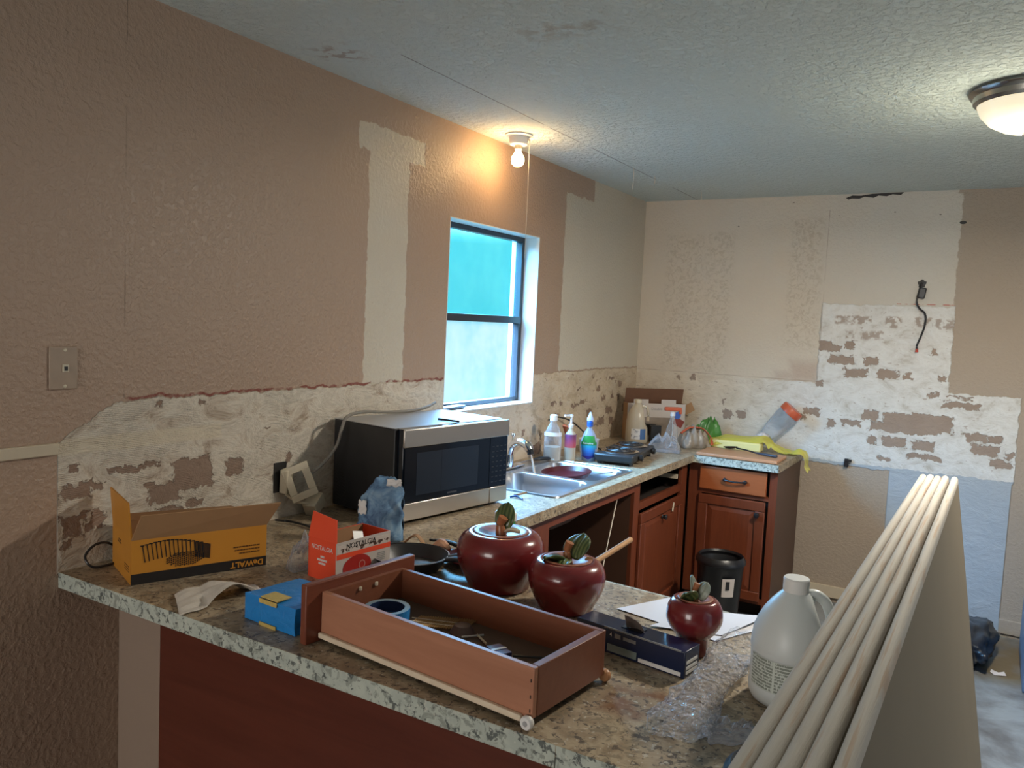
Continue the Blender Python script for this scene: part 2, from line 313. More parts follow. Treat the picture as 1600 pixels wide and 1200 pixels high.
M['inkgrey'] = simple('grey_ink', (.22, .22, .21), .5)
M['inkred'] = simple('red_ink', (.45, .03, .02), .4)
M['redbox'] = simple('red_carton', (.80, .085, .035), .3, scale=5, var=.08)
M['boxwhite'] = simple('carton_white', (.52, .46, .42), .4, scale=9, var=.08)
m = Mt('blue_masking_tape', .5); n1 = m.noise(7, 3, m.mapping((1, 1, 5))); m.col(m.mix(n1, (.008, .16, .48), (.02, .27, .68))); m.bump(m.noise(26, 5, dist=1.5), .7, .006); M['bluetape'] = m.m
m = Mt('red_ceramic_glaze', .22); n1 = m.noise(7, 3); m.col(m.mix(n1, (.13, .012, .014), (.20, .022, .022))); m.b.inputs['Coat Weight'].default_value = .4; m.bump(m.noise(12, 2), .05, .01); M['apple'] = m.m
m = Mt('apple_lid_glaze', .2); n1 = m.noise(14, 3); m.col(m.ramp(n1, [(.35, (.20, .035, .03)), (.5, (.33, .14, .085)), (.65, (.24, .055, .035))])); m.b.inputs['Roughness'].default_value = .38; M['applelid'] = m.m
M['stem'] = simple('stem_ceramic', (.33, .12, .05), .3, scale=40, var=.3)
m = Mt('leaf_ceramic', .3); w_ = m.wave(30, m.mapping((.4, 1, 1)), 2, 2, dirn='Y'); m.col(m.mix(w_, (.045, .075, .025), (.13, .16, .055))); m.bump(w_, .3, .002); M['leaf'] = m.m
M['leafpale'] = simple('pale_leaf_ceramic', (.30, .33, .27), .35, scale=30)
M['navy'] = simple('navy_carton', (.010, .018, .055), .25, scale=6, var=.3)
M['bluebag'] = None
m = Mt('blue_printed_paper', .7); n1 = m.noise(14, 5, rough=.65, dist=1.2); m.col(m.ramp(n1, [(.35, (.04, .09, .20)), (.5, (.14, .27, .44)), (.6, (.24, .38, .52)), (.75, (.12, .22, .38))])); m.bump(m.noise(12, 4), .5, .01); M['bluebag'] = m.m
m = Mt('milky_plastic', .38); m.col(m.mix(m.noise(3, 2), (.60, .63, .62), (.68, .71, .70))); m.b.inputs['Subsurface Weight'].default_value = .25; m.b.inputs['Subsurface Radius'].default_value = (.03, .03, .03); m.b.inputs['Subsurface Scale'].default_value = .5; M['jug'] = m.m
M['milkjug'] = clear('cloudy_jug_plastic', (.93, .88, .78), .3, .35, body=(.62, .54, .42))
M['clear'] = clear('clear_plastic', (.97, .97, .97), .06, .88, .15, 40, body=(.6, .6, .6))
M['wrap'] = clear('clear_wrap', (.95, .95, .97), .10, .90, 1.0, 70, body=(.6, .6, .62))
m = Mt('bubble_wrap', .06, 0, (.72, .72, .78)); m.b.inputs['Specular IOR Level'].default_value = 1.0; t = m.n.new('ShaderNodeBsdfTransparent'); mx = m.n.new('ShaderNodeMixShader'); out = [k for k in m.n if k.type == 'OUTPUT_MATERIAL'][0]
lw = m.n.new('ShaderNodeLayerWeight'); lw.inputs[0].default_value = .45
cri = m.step(m.noise(75, 4, m.mapping((1, .5, 1)), .65, 1.5), .52, .66)
m.l.new(m.math('SUBTRACT', .95, m.math('ADD', m.math('MULTIPLY', lw.outputs['Facing'], .45), m.math('MULTIPLY', cri, .42))), mx.inputs[0]); m.l.new(m.b.outputs[0], mx.inputs[1]); m.l.new(t.outputs[0], mx.inputs[2]); m.l.new(mx.outputs[0], out.inputs[0])
m.bump(m.math('ADD', m.math('MULTIPLY', m.voro(90, feature='SMOOTH_F1'), -1.0), m.noise(30, 4, dist=1.5)), 1.0, .03); M['bubble'] = m.m
M['yellowbag'] = clear('yellow_bag_film', (.95, .90, .35), .3, .30, .6, 25, body=(.62, .56, .10))
M['yellowfoam'] = simple('pale_yellow_foam', (.78, .72, .32), .6, var=.05)
M['orangecap'] = simple('orange_red_plastic', (.50, .095, .04), .35, var=.1)
M['redplate'] = simple('dark_red_enamel', (.055, .002, .004), .35)
M['green'] = simple('green_plastic', (.03, .20, .04), .4)
M['blue'] = simple('blue_plastic', (.02, .10, .45), .3)
M['drywallpaper'] = simple('brown_drywall_paper', (.19, .152, .098), .8, scale=3, var=.08)
m = Mt('drywall_edge_paper', .75); oi = m.n.new('ShaderNodeObjectInfo'); va = m.n.new('ShaderNodeVectorMath'); va.operation = 'ADD'; m.l.new(m.pos(), va.inputs[0]); m.l.new(oi.outputs['Location'], va.inputs[1]); vb = m.n.new('ShaderNodeVectorMath'); vb.operation = 'MULTIPLY'; m.l.new(va.outputs[0], vb.inputs[0]); vb.inputs[1].default_value = (40, 1, 1); m._p = vb.outputs[0]; n1 = m.noise(6, 4, m.mapping((1, .5, 1))); m.col(m.mix(m.math('MULTIPLY', m.step(m.noise(4, 5, m.mapping((1, 1, 1))), .52, .66), .75), m.mix(n1, (.40, .365, .31), (.54, .50, .44)), (.40, .27, .17))); m.bump(m.noise(40, 4), .3, .003); M['dryedge'] = m.m
M['copper'] = simple('brass_strip', (.45, .28, .12), .4, .4)
M['softpink'] = simple('pink_plastic', (.55, .04, .06), .3)
M['trim'] = simple('cream_trim', (.56, .48, .36), .55, var=.06)
M['reveal'] = simple('white_reveal_paint', (.66, .66, .64), .5, var=.05, scale=20, bump=.3)
M['frame'] = simple('dark_bronze_frame', (.035, .04, .048), .4, .3)
M['string'] = simple('pale_string', (.7, .62, .5), .7)
M['bluegrey'] = simple('blue_grey_enamel', (.13, .18, .26), .4, scale=3)

# ------------------------------------------------------------------ mesh helpers
def nb(): return bmesh.new()
def bx(bm, c, s, rz=0, rot=None):
    R = rot if rot is not None else Matrix.Rotation(rz, 4, 'Z')
    mt = Matrix.Translation(Vector(c)) @ R @ Matrix.Diagonal((s[0], s[1], s[2], 1))
    return bmesh.ops.create_cube(bm, size=1, matrix=mt)['verts']
def bb(bm, x0, x1, y0, y1, z0, z1): return bx(bm, ((x0+x1)/2, (y0+y1)/2, (z0+z1)/2), (x1-x0, y1-y0, z1-z0))
def lathe(bm, prof, n=40, axis=None, o=(0, 0, 0), fn=None):
    """prof: list of (r,z); axis: direction of local z"""
    R = Vector((0, 0, 1)).rotation_difference(Vector(axis)).to_matrix().to_4x4() if axis is not None else Matrix.Identity(4)
    T = Matrix.Translation(Vector(o)) @ R; rings = []
    for r, zz in prof:
        if r < 1e-6: rings.append([bm.verts.new(T @ Vector((0, 0, zz)))]); continue
        ring = []
        for i in range(n):
            a = 2*PI*i/n; p = Vector((r*math.cos(a), r*math.sin(a), zz))
            if fn: p = fn(p, a)
            ring.append(bm.verts.new(T @ p))
        rings.append(ring)
    for A, B in zip(rings, rings[1:]):
        if len(A) == 1 and len(B) == 1: continue
        if len(A) == 1: [bm.faces.new((A[0], B[i], B[(i+1) % n])) for i in range(n)]
        elif len(B) == 1: [bm.faces.new((A[i], A[(i+1) % n], B[0])) for i in range(n)]
        else: [bm.faces.new((A[i], A[(i+1) % n], B[(i+1) % n], B[i])) for i in range(n)]
def smooth_pts(pts, k=8):
    pts = [Vector(p) for p in pts]; out = []
    for i in range(len(pts)-1):
        p0 = pts[max(i-1, 0)]; p1 = pts[i]; p2 = pts[i+1]; p3 = pts[min(i+2, len(pts)-1)]
        for j in range(k):
            t = j/k; out.append(.5*((2*p1)+(-p0+p2)*t+(2*p0-5*p1+4*p2-p3)*t*t+(-p0+3*p1-3*p2+p3)*t**3))
    out.append(pts[-1]); return out
def tube(bm, pts, r, n=10, sm=8, cap=True, flat=1.0):
    P = smooth_pts(pts, sm) if sm else [Vector(p) for p in pts]
    rr = r if isinstance(r, (list, tuple)) else None; rings = []; up = Vector((0, 0, 1)); L = len(P)
    for i, p in enumerate(P):
        t = (P[min(i+1, L-1)]-P[max(i-1, 0)]).normalized()
        a = t.cross(up)
        if a.length < 1e-3: a = t.cross(Vector((1, 0, 0)))
        a.normalize(); b = a.cross(t).normalized()
        if rr: u = i/(L-1)*(len(rr)-1); k = min(int(u), len(rr)-2); R_ = rr[k]+(rr[k+1]-rr[k])*(u-k)
        else: R_ = r
        rings.append([bm.verts.new(p+R_*(math.cos(2*PI*j/n)*a+flat*math.sin(2*PI*j/n)*b)) for j in range(n)])
    for A, B in zip(rings, rings[1:]): [bm.faces.new((A[i], A[(i+1) % n], B[(i+1) % n], B[i])) for i in range(n)]
    if cap: bm.faces.new(rings[0][::-1]); bm.faces.new(rings[-1])
def prism(bm, poly, z0, z1, holes=()):
    """vertical prism over a 2D polygon with optional holes"""
    loops = [poly]+list(holes); vt = []; vb = []; et = []; eb = []
    for lp in loops:
        a = [bm.verts.new((p[0], p[1], z1)) for p in lp]; b = [bm.verts.new((p[0], p[1], z0)) for p in lp]; n = len(lp)
        for i in range(n):
            et.append(bm.edges.new((a[i], a[(i+1) % n]))); eb.append(bm.edges.new((b[i], b[(i+1) % n])))
            bm.faces.new((a[i], a[(i+1) % n], b[(i+1) % n], b[i]))
        vt += a; vb += b
    bmesh.ops.triangle_fill(bm, edges=et, use_beauty=True); bmesh.ops.triangle_fill(bm, edges=eb, use_beauty=True)
def rrect(x0, x1, y0, y1, r, k=6):
    o = []
    for cx, cy, a0 in ((x1-r, y1-r, 0), (x0+r, y1-r, PI/2), (x0+r, y0+r, PI), (x1-r, y0+r, 3*PI/2)):
        for i in range(k+1): a = a0+PI/2*i/k; o.append((cx+r*math.cos(a), cy+r*math.sin(a)))
    return o
def sheet(bm, fn, nu, nv, thick=0):
    V = [[bm.verts.new(fn(i/nu, j/nv)) for j in range(nv+1)] for i in range(nu+1)]
    for i in range(nu):
        for j in range(nv): bm.faces.new((V[i][j], V[i+1][j], V[i+1][j+1], V[i][j+1]))
def obj(name, bm, mat, parent=None, loc=None, smooth=False, bevel=0, solid=0, sub=0, rz=None, ang=35):
    bmesh.ops.recalc_face_normals(bm, faces=bm.faces)
    me = bpy.data.meshes.new(name); bm.to_mesh(me); bm.free()
    if isinstance(mat, (list, tuple)): [me.materials.append(q) for q in mat]
    elif mat: me.materials.append(mat)
    if smooth or bevel:
        me.shade_smooth()
        try: me.set_sharp_from_angle(angle=math.radians(ang))
        except Exception: pass
    o = bpy.data.objects.new(name, me); COL.objects.link(o)
    if parent: o.parent = parent
    if loc: o.location = loc
    if rz is not None: o.rotation_euler.z = rz
    if solid: d = o.modifiers.new('solid', 'SOLIDIFY'); d.thickness = solid; d.offset = 0
    if sub: d = o.modifiers.new('sub', 'SUBSURF'); d.levels = d.render_levels = sub
    if bevel: d = o.modifiers.new('bev', 'BEVEL'); d.width = bevel; d.segments = 2; d.limit_method = 'ANGLE'; d.angle_limit = math.radians(40)
    return o
def tag(o, label, cat, group=None, kind=None):
    o['label'] = label; o['category'] = cat
    if group: o['group'] = group
    if kind: o['kind'] = kind
    return o
def thing(name, label, cat, loc=(0, 0, 0), rz=0, group=None):
    o = bpy.data.objects.new(name, None); COL.objects.link(o); o.empty_display_size = .05; o.location = loc; o.rotation_euler = (0, 0, rz)
    return tag(o, label, cat, group)
def struct(name, bm, mat, label, cat, **kw):
    return tag(obj(name, bm, mat, **kw), label, cat, kind='structure')
def single(name, bm, mat, label, cat, group=None, **kw): return tag(obj(name, bm, mat, **kw), label, cat, group)
def text(name, body, size, mat, parent, loc, rot, ext=.0004, align='CENTER', squash=1.0, bold=0):
    c = bpy.data.curves.new(name, 'FONT'); c.body = body; c.size = size; c.extrude = ext; c.align_x = align; c.align_y = 'CENTER'; c.offset = bold; c.resolution_u = 3
    t = bpy.data.objects.new(name, c); COL.objects.link(t); dg = bpy.context.evaluated_depsgraph_get(); dg.update()
    me = bpy.data.meshes.new_from_object(t.evaluated_get(dg)); bpy.data.objects.remove(t, do_unlink=True)
    me.name = name; me.materials.clear(); me.materials.append(mat)
    o = bpy.data.objects.new(name, me); COL.objects.link(o); o.parent = parent; o.location = loc; o.rotation_euler = rot; o.scale = (squash, 1, 1)
    return o
def face_rot(dirx, normal):
    """rotation placing text: local x along dirx, local z along normal"""
    X = Vector(dirx).normalized(); Z = Vector(normal).normalized(); Y = Z.cross(X)
    return Matrix((X, Y, Z)).transposed().to_euler()

# ================================================================== SETTING
YB = -8.5; XR = 5.2
# left wall with the window opening
WY0, WY1, WZ0, WZ1 = -2.285, -1.465, 1.205, 2.088
bm = nb(); T = .17
for x0, x1, y0, y1, z0, z1 in ((-T, 0, YB, WY0, 0, H), (-T, 0, WY1, 0, 0, H), (-T, 0, WY0, WY1, 0, WZ0), (-T, 0, WY0, WY1, WZ1, H)): bb(bm, x0, x1, y0, y1, z0, z1)
struct('wall_left', bm, LEFTW, 'long tan wall with the window and a stripped plaster band above the counter', 'wall')
bm = nb(); bb(bm, -T, XR+T, 0, T, 0, H)
struct('wall_back', bm, BACKW, 'far wall with bare primer and torn brick-shaped plaster patches', 'wall')
bm = nb(); bb(bm, -T, XR+T, YB-T, YB, 0, H); struct('wall_front', bm, TANW, 'tan wall behind the camera', 'wall')
bm = nb(); bb(bm, XR, XR+T, YB, 0, 0, H); struct('wall_right', bm, TANW, 'tan wall off to the right', 'wall')
bm = nb(); bb(bm, -T, XR+T, YB-T, T, H, H+.1); struct('ceiling', bm, CEIL, 'pale grey textured ceiling with a long crack and stains', 'ceiling')
bm = nb(); bb(bm, -T, XR+T, YB-T, T, -.1, 0); struct('floor', bm, FLOOR, 'bare stained concrete floor', 'floor')
bm = nb(); bb(bm, 1.19, 1.95, -.018, 0, 0.028, .10); struct('baseboard_back', bm, M['trim'], 'tan baseboard along the far wall beside the cabinet', 'baseboard', bevel=.003)
bm = nb(); bb(bm, 2.255, XR, -.012, 0, .02, .10); struct('baseboard_right', bm, BACKW, 'painted baseboard at the right end of the far wall', 'baseboard', bevel=.003)
bm = nb(); bb(bm, 0, .012, -8.4, -4.026, 1.230, 1.262); struct('trim_1', bm, M['trim'], 'cream chair rail strip on the left wall ending at the torn plaster', 'trim', bevel=.003)
# window: reveal, frame, sashes, glass
bm = nb(); th = .004
bb(bm, -.165, 0.001, WY0, WY0+th, WZ0, WZ1); bb(bm, -.165, 0.001, WY1-th, WY1, WZ0, WZ1); bb(bm, -.165, .001, WY0, WY1, WZ1-th, WZ1)
win = struct('window_1', bm, M['reveal'], 'small sash window with white reveal and dark bronze frame in the left wall', 'window')
bm = nb(); bb(bm, -.165, .006, WY0-.002, WY1+.0, WZ0-.0, WZ0+.008); obj('window_sill', bm, M['reveal'], win, bevel=.002)
fx0, fx1 = -.125, -.085; fw = .028
bm = nb(); a0, a1, c0, c1 = WY0+th, WY1-th, WZ0+.008, WZ1-th
bb(bm, fx0, fx1, a0, a0+fw, c0, c1); bb(bm, fx0, fx1, a1-fw, a1, c0, c1); bb(bm, fx0, fx1, a0+fw, a1-fw, c0, c0+.022); bb(bm, fx0, fx1, a0+fw, a1-fw, c1-.024, c1)
obj('window_frame', bm, M['frame'], win, bevel=.002)
bm = nb(); bb(bm, fx0+.004, fx1+.010, a0+fw, a1-fw, 1.628, 1.664); obj('meeting_rail', bm, M['frame'], win, bevel=.002)
bm = nb(); bb(bm, fx0+.01, fx1+.006, a1-fw-.014, a1-fw, c0+.022, 1.628); bb(bm, fx0+.01, fx1+.006, a0+fw, a0+fw+.014, c0+.022, 1.628); obj('sash_stile', bm, M['frame'], win, bevel=.001)
def pane_mat(name, tint, gloss=.08, dirt=.1):
    m = Mt(name, .05); n = m.step(m.noise(4.5, 5, rough=.6), .3, .7); t = m.n.new('ShaderNodeBsdfTransparent'); m.put(t.inputs[0], m.mix(m.math('MULTIPLY', n, dirt*4), tint, tuple(q*(1-.45*k_) for q, k_ in zip(tint, (1, .28, .12)))))
    mx = m.n.new('ShaderNodeMixShader'); mx.inputs[0].default_value = 1-gloss; out = [k for k in m.n if k.type == 'OUTPUT_MATERIAL'][0]
    m.l.new(m.b.outputs[0], mx.inputs[1]); m.l.new(t.outputs[0], mx.inputs[2]); m.l.new(mx.outputs[0], out.inputs[0]); m.b.inputs['Base Color'].default_value = (.6, .7, .75, 1); return m.m
bm = nb(); bb(bm, -.112, -.108, a0+fw, a1-fw, 1.664, c1-.024); q = obj('pane', bm, pane_mat('upper_glass', (.80, 1, .98)), win)
bm = nb(); bb(bm, -.104, -.100, a0+fw+.014, a1-fw-.014, c0+.022, 1.628); q = obj('pane', bm, pane_mat('lower_glass', (1, 1, 1), .08, .08), win)
# dirt and a fallen dark strip on the sill
bm = nb(); bx(bm, (-.05, -2.15, WZ0+.017), (.055, .21, .014), .12); single('rag', bm, M['frame'], 'dark cloth strip lying on the near end of the window sill', 'rag', bevel=.006)
# assumed windows outside the frame: opaque white panes added on solid walls
def assumed_window(n, loc, rz, w, h, lab):
    bm = nb(); bx(bm, (0, 0, 0), (w+.1, .03, .05)); bm.free(); bm = nb()
    for c, s in (((0, 0, h/2+.03), (w+.12, .05, .06)), ((0, 0, -h/2-.03), (w+.12, .05, .06)), ((-w/2-.03, 0, 0), (.06, .05, h)), ((w/2+.03, 0, 0), (.06, .05, h))): bx(bm, c, s)
    o = struct(n, bm, M['white'], lab, 'window'); o.location = loc; o.rotation_euler.z = rz
    bm = nb(); bx(bm, (0, .0, 0), (w, .01, h)); obj('pane', bm, M['white'], o); return o  # opaque white board, no opening in the wall behind
assumed_window('assumed_window_rear', (1.0, -8.47, 1.45), 0, 1.75, 1.55, 'assumed wide window on the wall behind the camera, out of view')  # unseen window, added behind the rear fill light
assumed_window('assumed_glass_door', (5.17, -2.6, 1.1), PI/2, 1.8, 2.0, 'assumed glass door on the right wall, out of view')  # unseen door, added to go with the right-hand fill light

# ================================================================== COUNTERS
YF = -4.02
SX0, SX1, SY0, SY1 = .055, .600, -2.285, -1.44
bm = nb()
outer = [(.0, YF), (1.948, YF), (1.948, -3.213), (.655, -3.095), (.655, -.668), (.0, -.668)]
prism(bm, outer, CH-.022, CH, [rrect(SX0+.02, SX1-.02, SY0+.02, SY1-.02, .03)[::-1]])
ct = single('countertop', bm, LAM, 'speckled tan laminate worktop running along the window wall and out as a peninsula', 'countertop')
bm = nb(); bb(bm, 0, 1.508, YF-.001, YF+.012, CH-.042, CH-.0005); obj('front_edge', bm, LAME, ct)
bm = nb(); bb(bm, 1.5095, 1.949, YF-.001, YF+.012, CH-.042, CH-.0005); obj('front_edge', bm, LAME, ct)
bm = nb(); bb(bm, .643, .657, -3.08, -.66, CH-.042, CH-.0005); obj('edge_strip', bm, LAM, ct)
bm = nb(); bx(bm, (1.30, -3.149, CH-.021), (1.30, .012, .041), -math.atan2(.12, 1.31)); obj('edge_strip', bm, LAME, ct)
bm = nb(); bb(bm, 1.938, 1.950, YF+.012, -3.22, CH-.042, CH-.0005); obj('edge_strip', bm, LAM, ct)
bm = nb(); prism(bm, [(0, -.668), (1.14, -.668), (1.14, -.004), (0, -.004)], CH-.022, CH)
c2 = single('countertop', bm, LAM, 'short speckled worktop along the far wall under the cutting board', 'countertop')
bm = nb(); bb(bm, .657, 1.14, -.674, -.66, CH-.042, CH-.0005); obj('front_edge', bm, LAME, c2)
bm = nb(); bb(bm, 1.13, 1.144, -.66, -.004, CH-.042, CH-.0005); obj('edge_strip', bm, LAM, c2)

# peninsula base
pb = thing('peninsula_base', 'dark cherry panelled base under the peninsula worktop', 'cabinet', (0, 0, 0))
bm = nb(); bb(bm, .19, 1.90, -3.846, -3.83, .0, CH-.023); obj('back_panel', bm, M['panel'], pb)
bm = nb(); bb(bm, .66, 1.88, -3.829, -3.28, .09, CH-.023); obj('body', bm, M['redwood_Z'], pb)
bm = nb(); bb(bm, 1.88, 1.90, -3.829, -3.27, .0, CH-.023); obj('end_panel', bm, M['redwood_Z'], pb)
bm = nb(); bb(bm, .001, .188, -3.845, -3.70, 0, CH-.024); struct('wall_stub', bm, STUBW, 'short tan stub wall closing the corner left of the cherry panel', 'wall')

# sink base run along the window wall
sb = thing('sink_cabinet', 'cherry sink base with its doors removed showing a dark opening', 'cabinet', (0, 0, 0))
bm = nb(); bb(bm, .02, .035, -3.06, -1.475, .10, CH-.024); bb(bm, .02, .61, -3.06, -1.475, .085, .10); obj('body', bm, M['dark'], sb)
bm = nb(); bb(bm, .60, .62, -3.06, -1.475, .812, CH-.024); obj('top_rail', bm, M['redwood_Y'], sb)
bm = nb(); bb(bm, .60, .62, -2.43, -2.38, .10, .812); obj('stile', bm, M['redwood_Z'], sb)
bm = nb(); bb(bm, .60, .62, -2.38, -1.475, .085, .125); obj('bottom_rail', bm, M['redwood_Y'], sb)
bm = nb(); bb(bm, .60, .62, -3.06, -2.43, .085, .812); obj('front_panel', bm, M['redwood_Z'], sb)
bm = nb(); bb(bm, .02, .60, -2.42, -2.40, .10, CH-.024); obj('partition', bm, M['redwood_Z'], sb)
# pipe and clutter under the sink
bm = nb(); tube(bm, [(.35, -2.1, .72), (.35, -2.1, .62), (.30, -2.16, .56), (.22, -2.2, .60), (.12, -2.2, .60)], .022, 12)
single('drain_pipe', bm, M['cream'], 'pale curved drain pipe seen in the dark opening under the sink', 'pipe', smooth=True)
bm = nb(); tube(bm, [(.592, -1.60, .862), (.588, -1.72, .55), (.585, -1.80, .30)], .003, 6); single('wire', bm, M['string'], 'thin pale wire hanging diagonally inside the open sink cabinet', 'wire', smooth=True)

# cabinet next to the corner (left run)
def shaker_door(parent, w, h, place, knob=None, nm='door'):
    """door in local x (width) / z (height), facing -y; place = function giving matrix"""
    bm = nb(); fr = .055
    bb(bm, 0, w, 0, .018, 0, fr); bb(bm, 0, w, 0, .018, h-fr, h); bb(bm, 0, fr, 0, .018, fr, h-fr); bb(bm, w-fr, w, 0, .018, fr, h-fr)
    d = obj(nm, bm, M['redwood_Z'], parent, bevel=.004); place(d)
    bm = nb(); vs = []
    lo = [(fr, .012, fr), (w-fr, .012, fr), (w-fr, .012, h-fr), (fr, .012, h-fr)]; g = .03
    hi = [(fr+g, .004, fr+g), (w-fr-g, .004, fr+g), (w-fr-g, .004, h-fr-g), (fr+g, .004, h-fr-g)]
    A = [bm.verts.new(p) for p in lo]; B = [bm.verts.new(p) for p in hi]
    for i in range(4): bm.faces.new((A[i], A[(i+1) % 4], B[(i+1) % 4], B[i]))
    bm.faces.new(B); obj('raised_panel', bm, M['redwood_Z'], d)
    return d
cc1 = thing('base_cabinet', 'cherry base cabinet beside the sink opening with its drawer missing', 'cabinet', (0, 0, 0))
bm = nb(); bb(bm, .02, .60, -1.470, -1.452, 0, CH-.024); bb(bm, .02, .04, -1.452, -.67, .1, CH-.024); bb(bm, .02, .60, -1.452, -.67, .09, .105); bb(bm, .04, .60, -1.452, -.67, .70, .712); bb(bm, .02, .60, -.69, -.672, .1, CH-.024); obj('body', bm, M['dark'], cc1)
bm = nb(); bb(bm, .021, .60, -1.474, -1.4705, 0, CH-.024); obj('side_panel', bm, M['brownside'], cc1)
bm = nb(); bb(bm, .60, .62, -1.474, -1.40, .09, CH-.024); bb(bm, .60, .62, -.76, -.665, .09, CH-.024); bb(bm, .60, .62, -1.40, -.76, .855, CH-.024); bb(bm, .60, .62, -1.40, -.76, .705, .745); bb(bm, .60, .62, -1.40, -.76, .09, .12)
obj('face_frame', bm, M['redwood_Z'], cc1, bevel=.001)
for ya in (-.78, -1.39): bm = nb(); bb(bm, .40, .60, ya, ya+.012, .775, .80); obj('drawer_rail', bm, M['trim'], cc1)
def pl1(d): d.location = (.6385, -1.405, .115); d.rotation_euler.z = PI/2
d = shaker_door(cc1, .64, .575, pl1)
bm = nb(); lathe(bm, [(0, -.028), (.012, -.026), (.015, -.018), (.008, -.008), (.012, 0)], 16, axis=(0, 1, 0)); o = obj('knob', bm, M['black'], d, loc=(.31, 0, .505), smooth=True)
bm = nb(); bx(bm, (.47, -.003, .53), (.016, .003, .05), rot=Matrix.Rotation(.3, 4, 'Y')); obj('tape_scrap', bm, M['cream'], d)
# far cabinet
fc = thing('base_cabinet', 'cherry base cabinet under the cutting board with orange drawer front and one door', 'cabinet', (0, 0, 0))
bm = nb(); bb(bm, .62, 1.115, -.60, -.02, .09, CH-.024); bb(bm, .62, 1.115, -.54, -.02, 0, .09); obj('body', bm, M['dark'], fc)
bm = nb(); bb(bm, 1.1155, 1.130, -.625, -.006, 0, CH-.024); obj('side_panel', bm, M['brownside'], fc)
bm = nb(); bb(bm, .622, .70, -.625, -.605, .09, CH-.024); bb(bm, 1.088, 1.130, -.626, -.6255, .0, CH-.024); bb(bm, 1.088, 1.1150, -.625, -.605, .09, CH-.024); bb(bm, .70, 1.088, -.625, -.605, .86, CH-.024); bb(bm, .70, 1.088, -.625, -.605, .69, .715); bb(bm, .70, 1.088, -.625, -.605, .09, .12); obj('face_frame', bm, M['redwood_Z'], fc)
bm = nb(); bb(bm, .690, 1.075, -.6455, -.6265, .716, .852); dr = obj('drawer', bm, M['drawer_front'], fc, bevel=.005)
bm = nb(); tube(bm, [(.84, -.648, .786), (.845, -.664, .786), (.90, -.672, .783), (.955, -.664, .786), (.96, -.648, .786)], [.009, .006, .0045, .006, .009], 10); lathe(bm, [(0, .02), (.010, .016), (.012, .008), (.008, 0)], 14, axis=(0, -1, 0), o=(.842, -.648, .786)); lathe(bm, [(0, .02), (.010, .016), (.012, .008), (.008, 0)], 14, axis=(0, -1, 0), o=(.958, -.648, .786))
obj('handle', bm, M['black'], dr, smooth=True)
def pl2(d): d.location = (.690, -.6455, .11)
d = shaker_door(fc, .385, .575, pl2)
bm = nb(); lathe(bm, [(0, .03), (.013, .027), (.016, .018), (.008, .008), (.013, 0)], 16, axis=(0, -1, 0)); obj('knob', bm, M['black'], d, loc=(.345, -.001, .50), smooth=True)

# ================================================================== SINK
sk = thing('kitchen_sink', 'stainless steel double bowl sink set in the worktop below the window', 'sink', (0, 0, CH))
def bowl(bm, x0, x1, y0, y1, dep, r=.06):
    L = [(0, 0, 0.002), (.004, 0, -.004), (.012, 0, -.06), (.02, 0, -dep+.03), (.05, 0, -dep)]
    prev = None
    for ins, _, zz in L:
        lp = [bm.verts.new((p[0], p[1], zz)) for p in rrect(x0+ins, x1-ins, y0+ins, y1-ins, r)]
        if prev: n = len(lp); [bm.faces.new((prev[i], prev[(i+1) % n], lp[(i+1) % n], lp[i])) for i in range(n)]
        else: first = lp
        prev = lp
    bm.faces.new(prev); return first
bm = nb(); yb = -1.862
f1 = bowl(bm, .155, .565, SY0+.035, yb-.018, .17); f2 = bowl(bm, .155, .565, yb+.018, SY1-.035, .15)
# drains are pressed in; rim surface
ed = []
for lp in (f1, f2): n = len(lp); ed += [bm.edges.get((lp[i], lp[(i+1) % n])) for i in range(n)]
ro = [bm.verts.new((p[0], p[1], .003)) for p in rrect(SX0+.006, SX1-.006, SY0+.006, SY1-.006, .03)]; n = len(ro)
ed += [bm.edges.new((ro[i], ro[(i+1) % n])) for i in range(n)]
bmesh.ops.triangle_fill(bm, edges=ed, use_beauty=True)
r2 = [bm.verts.new((p[0], p[1], .0065)) for p in rrect(SX0+.003, SX1-.003, SY0+.003, SY1-.003, .032)]
r3 = [bm.verts.new((p[0], p[1], .0005)) for p in rrect(SX0, SX1, SY0, SY1, .034)]
for i in range(n): bm.faces.new((ro[i], ro[(i+1) % n], r2[(i+1) % n], r2[i])); bm.faces.new((r2[i], r2[(i+1) % n], r3[(i+1) % n], r3[i]))
obj('basin', bm, M['sink'], sk, smooth=True, ang=28)
for yc, dp in ((-2.07, .17), (-1.65, .15)):
    bm = nb(); lathe(bm, [(.045, 0.001), (.04, .004), (.025, .001), (0, .001)], 24, o=(.36, yc, -dp)); obj('drain', bm, M['chrome'], sk, smooth=True)
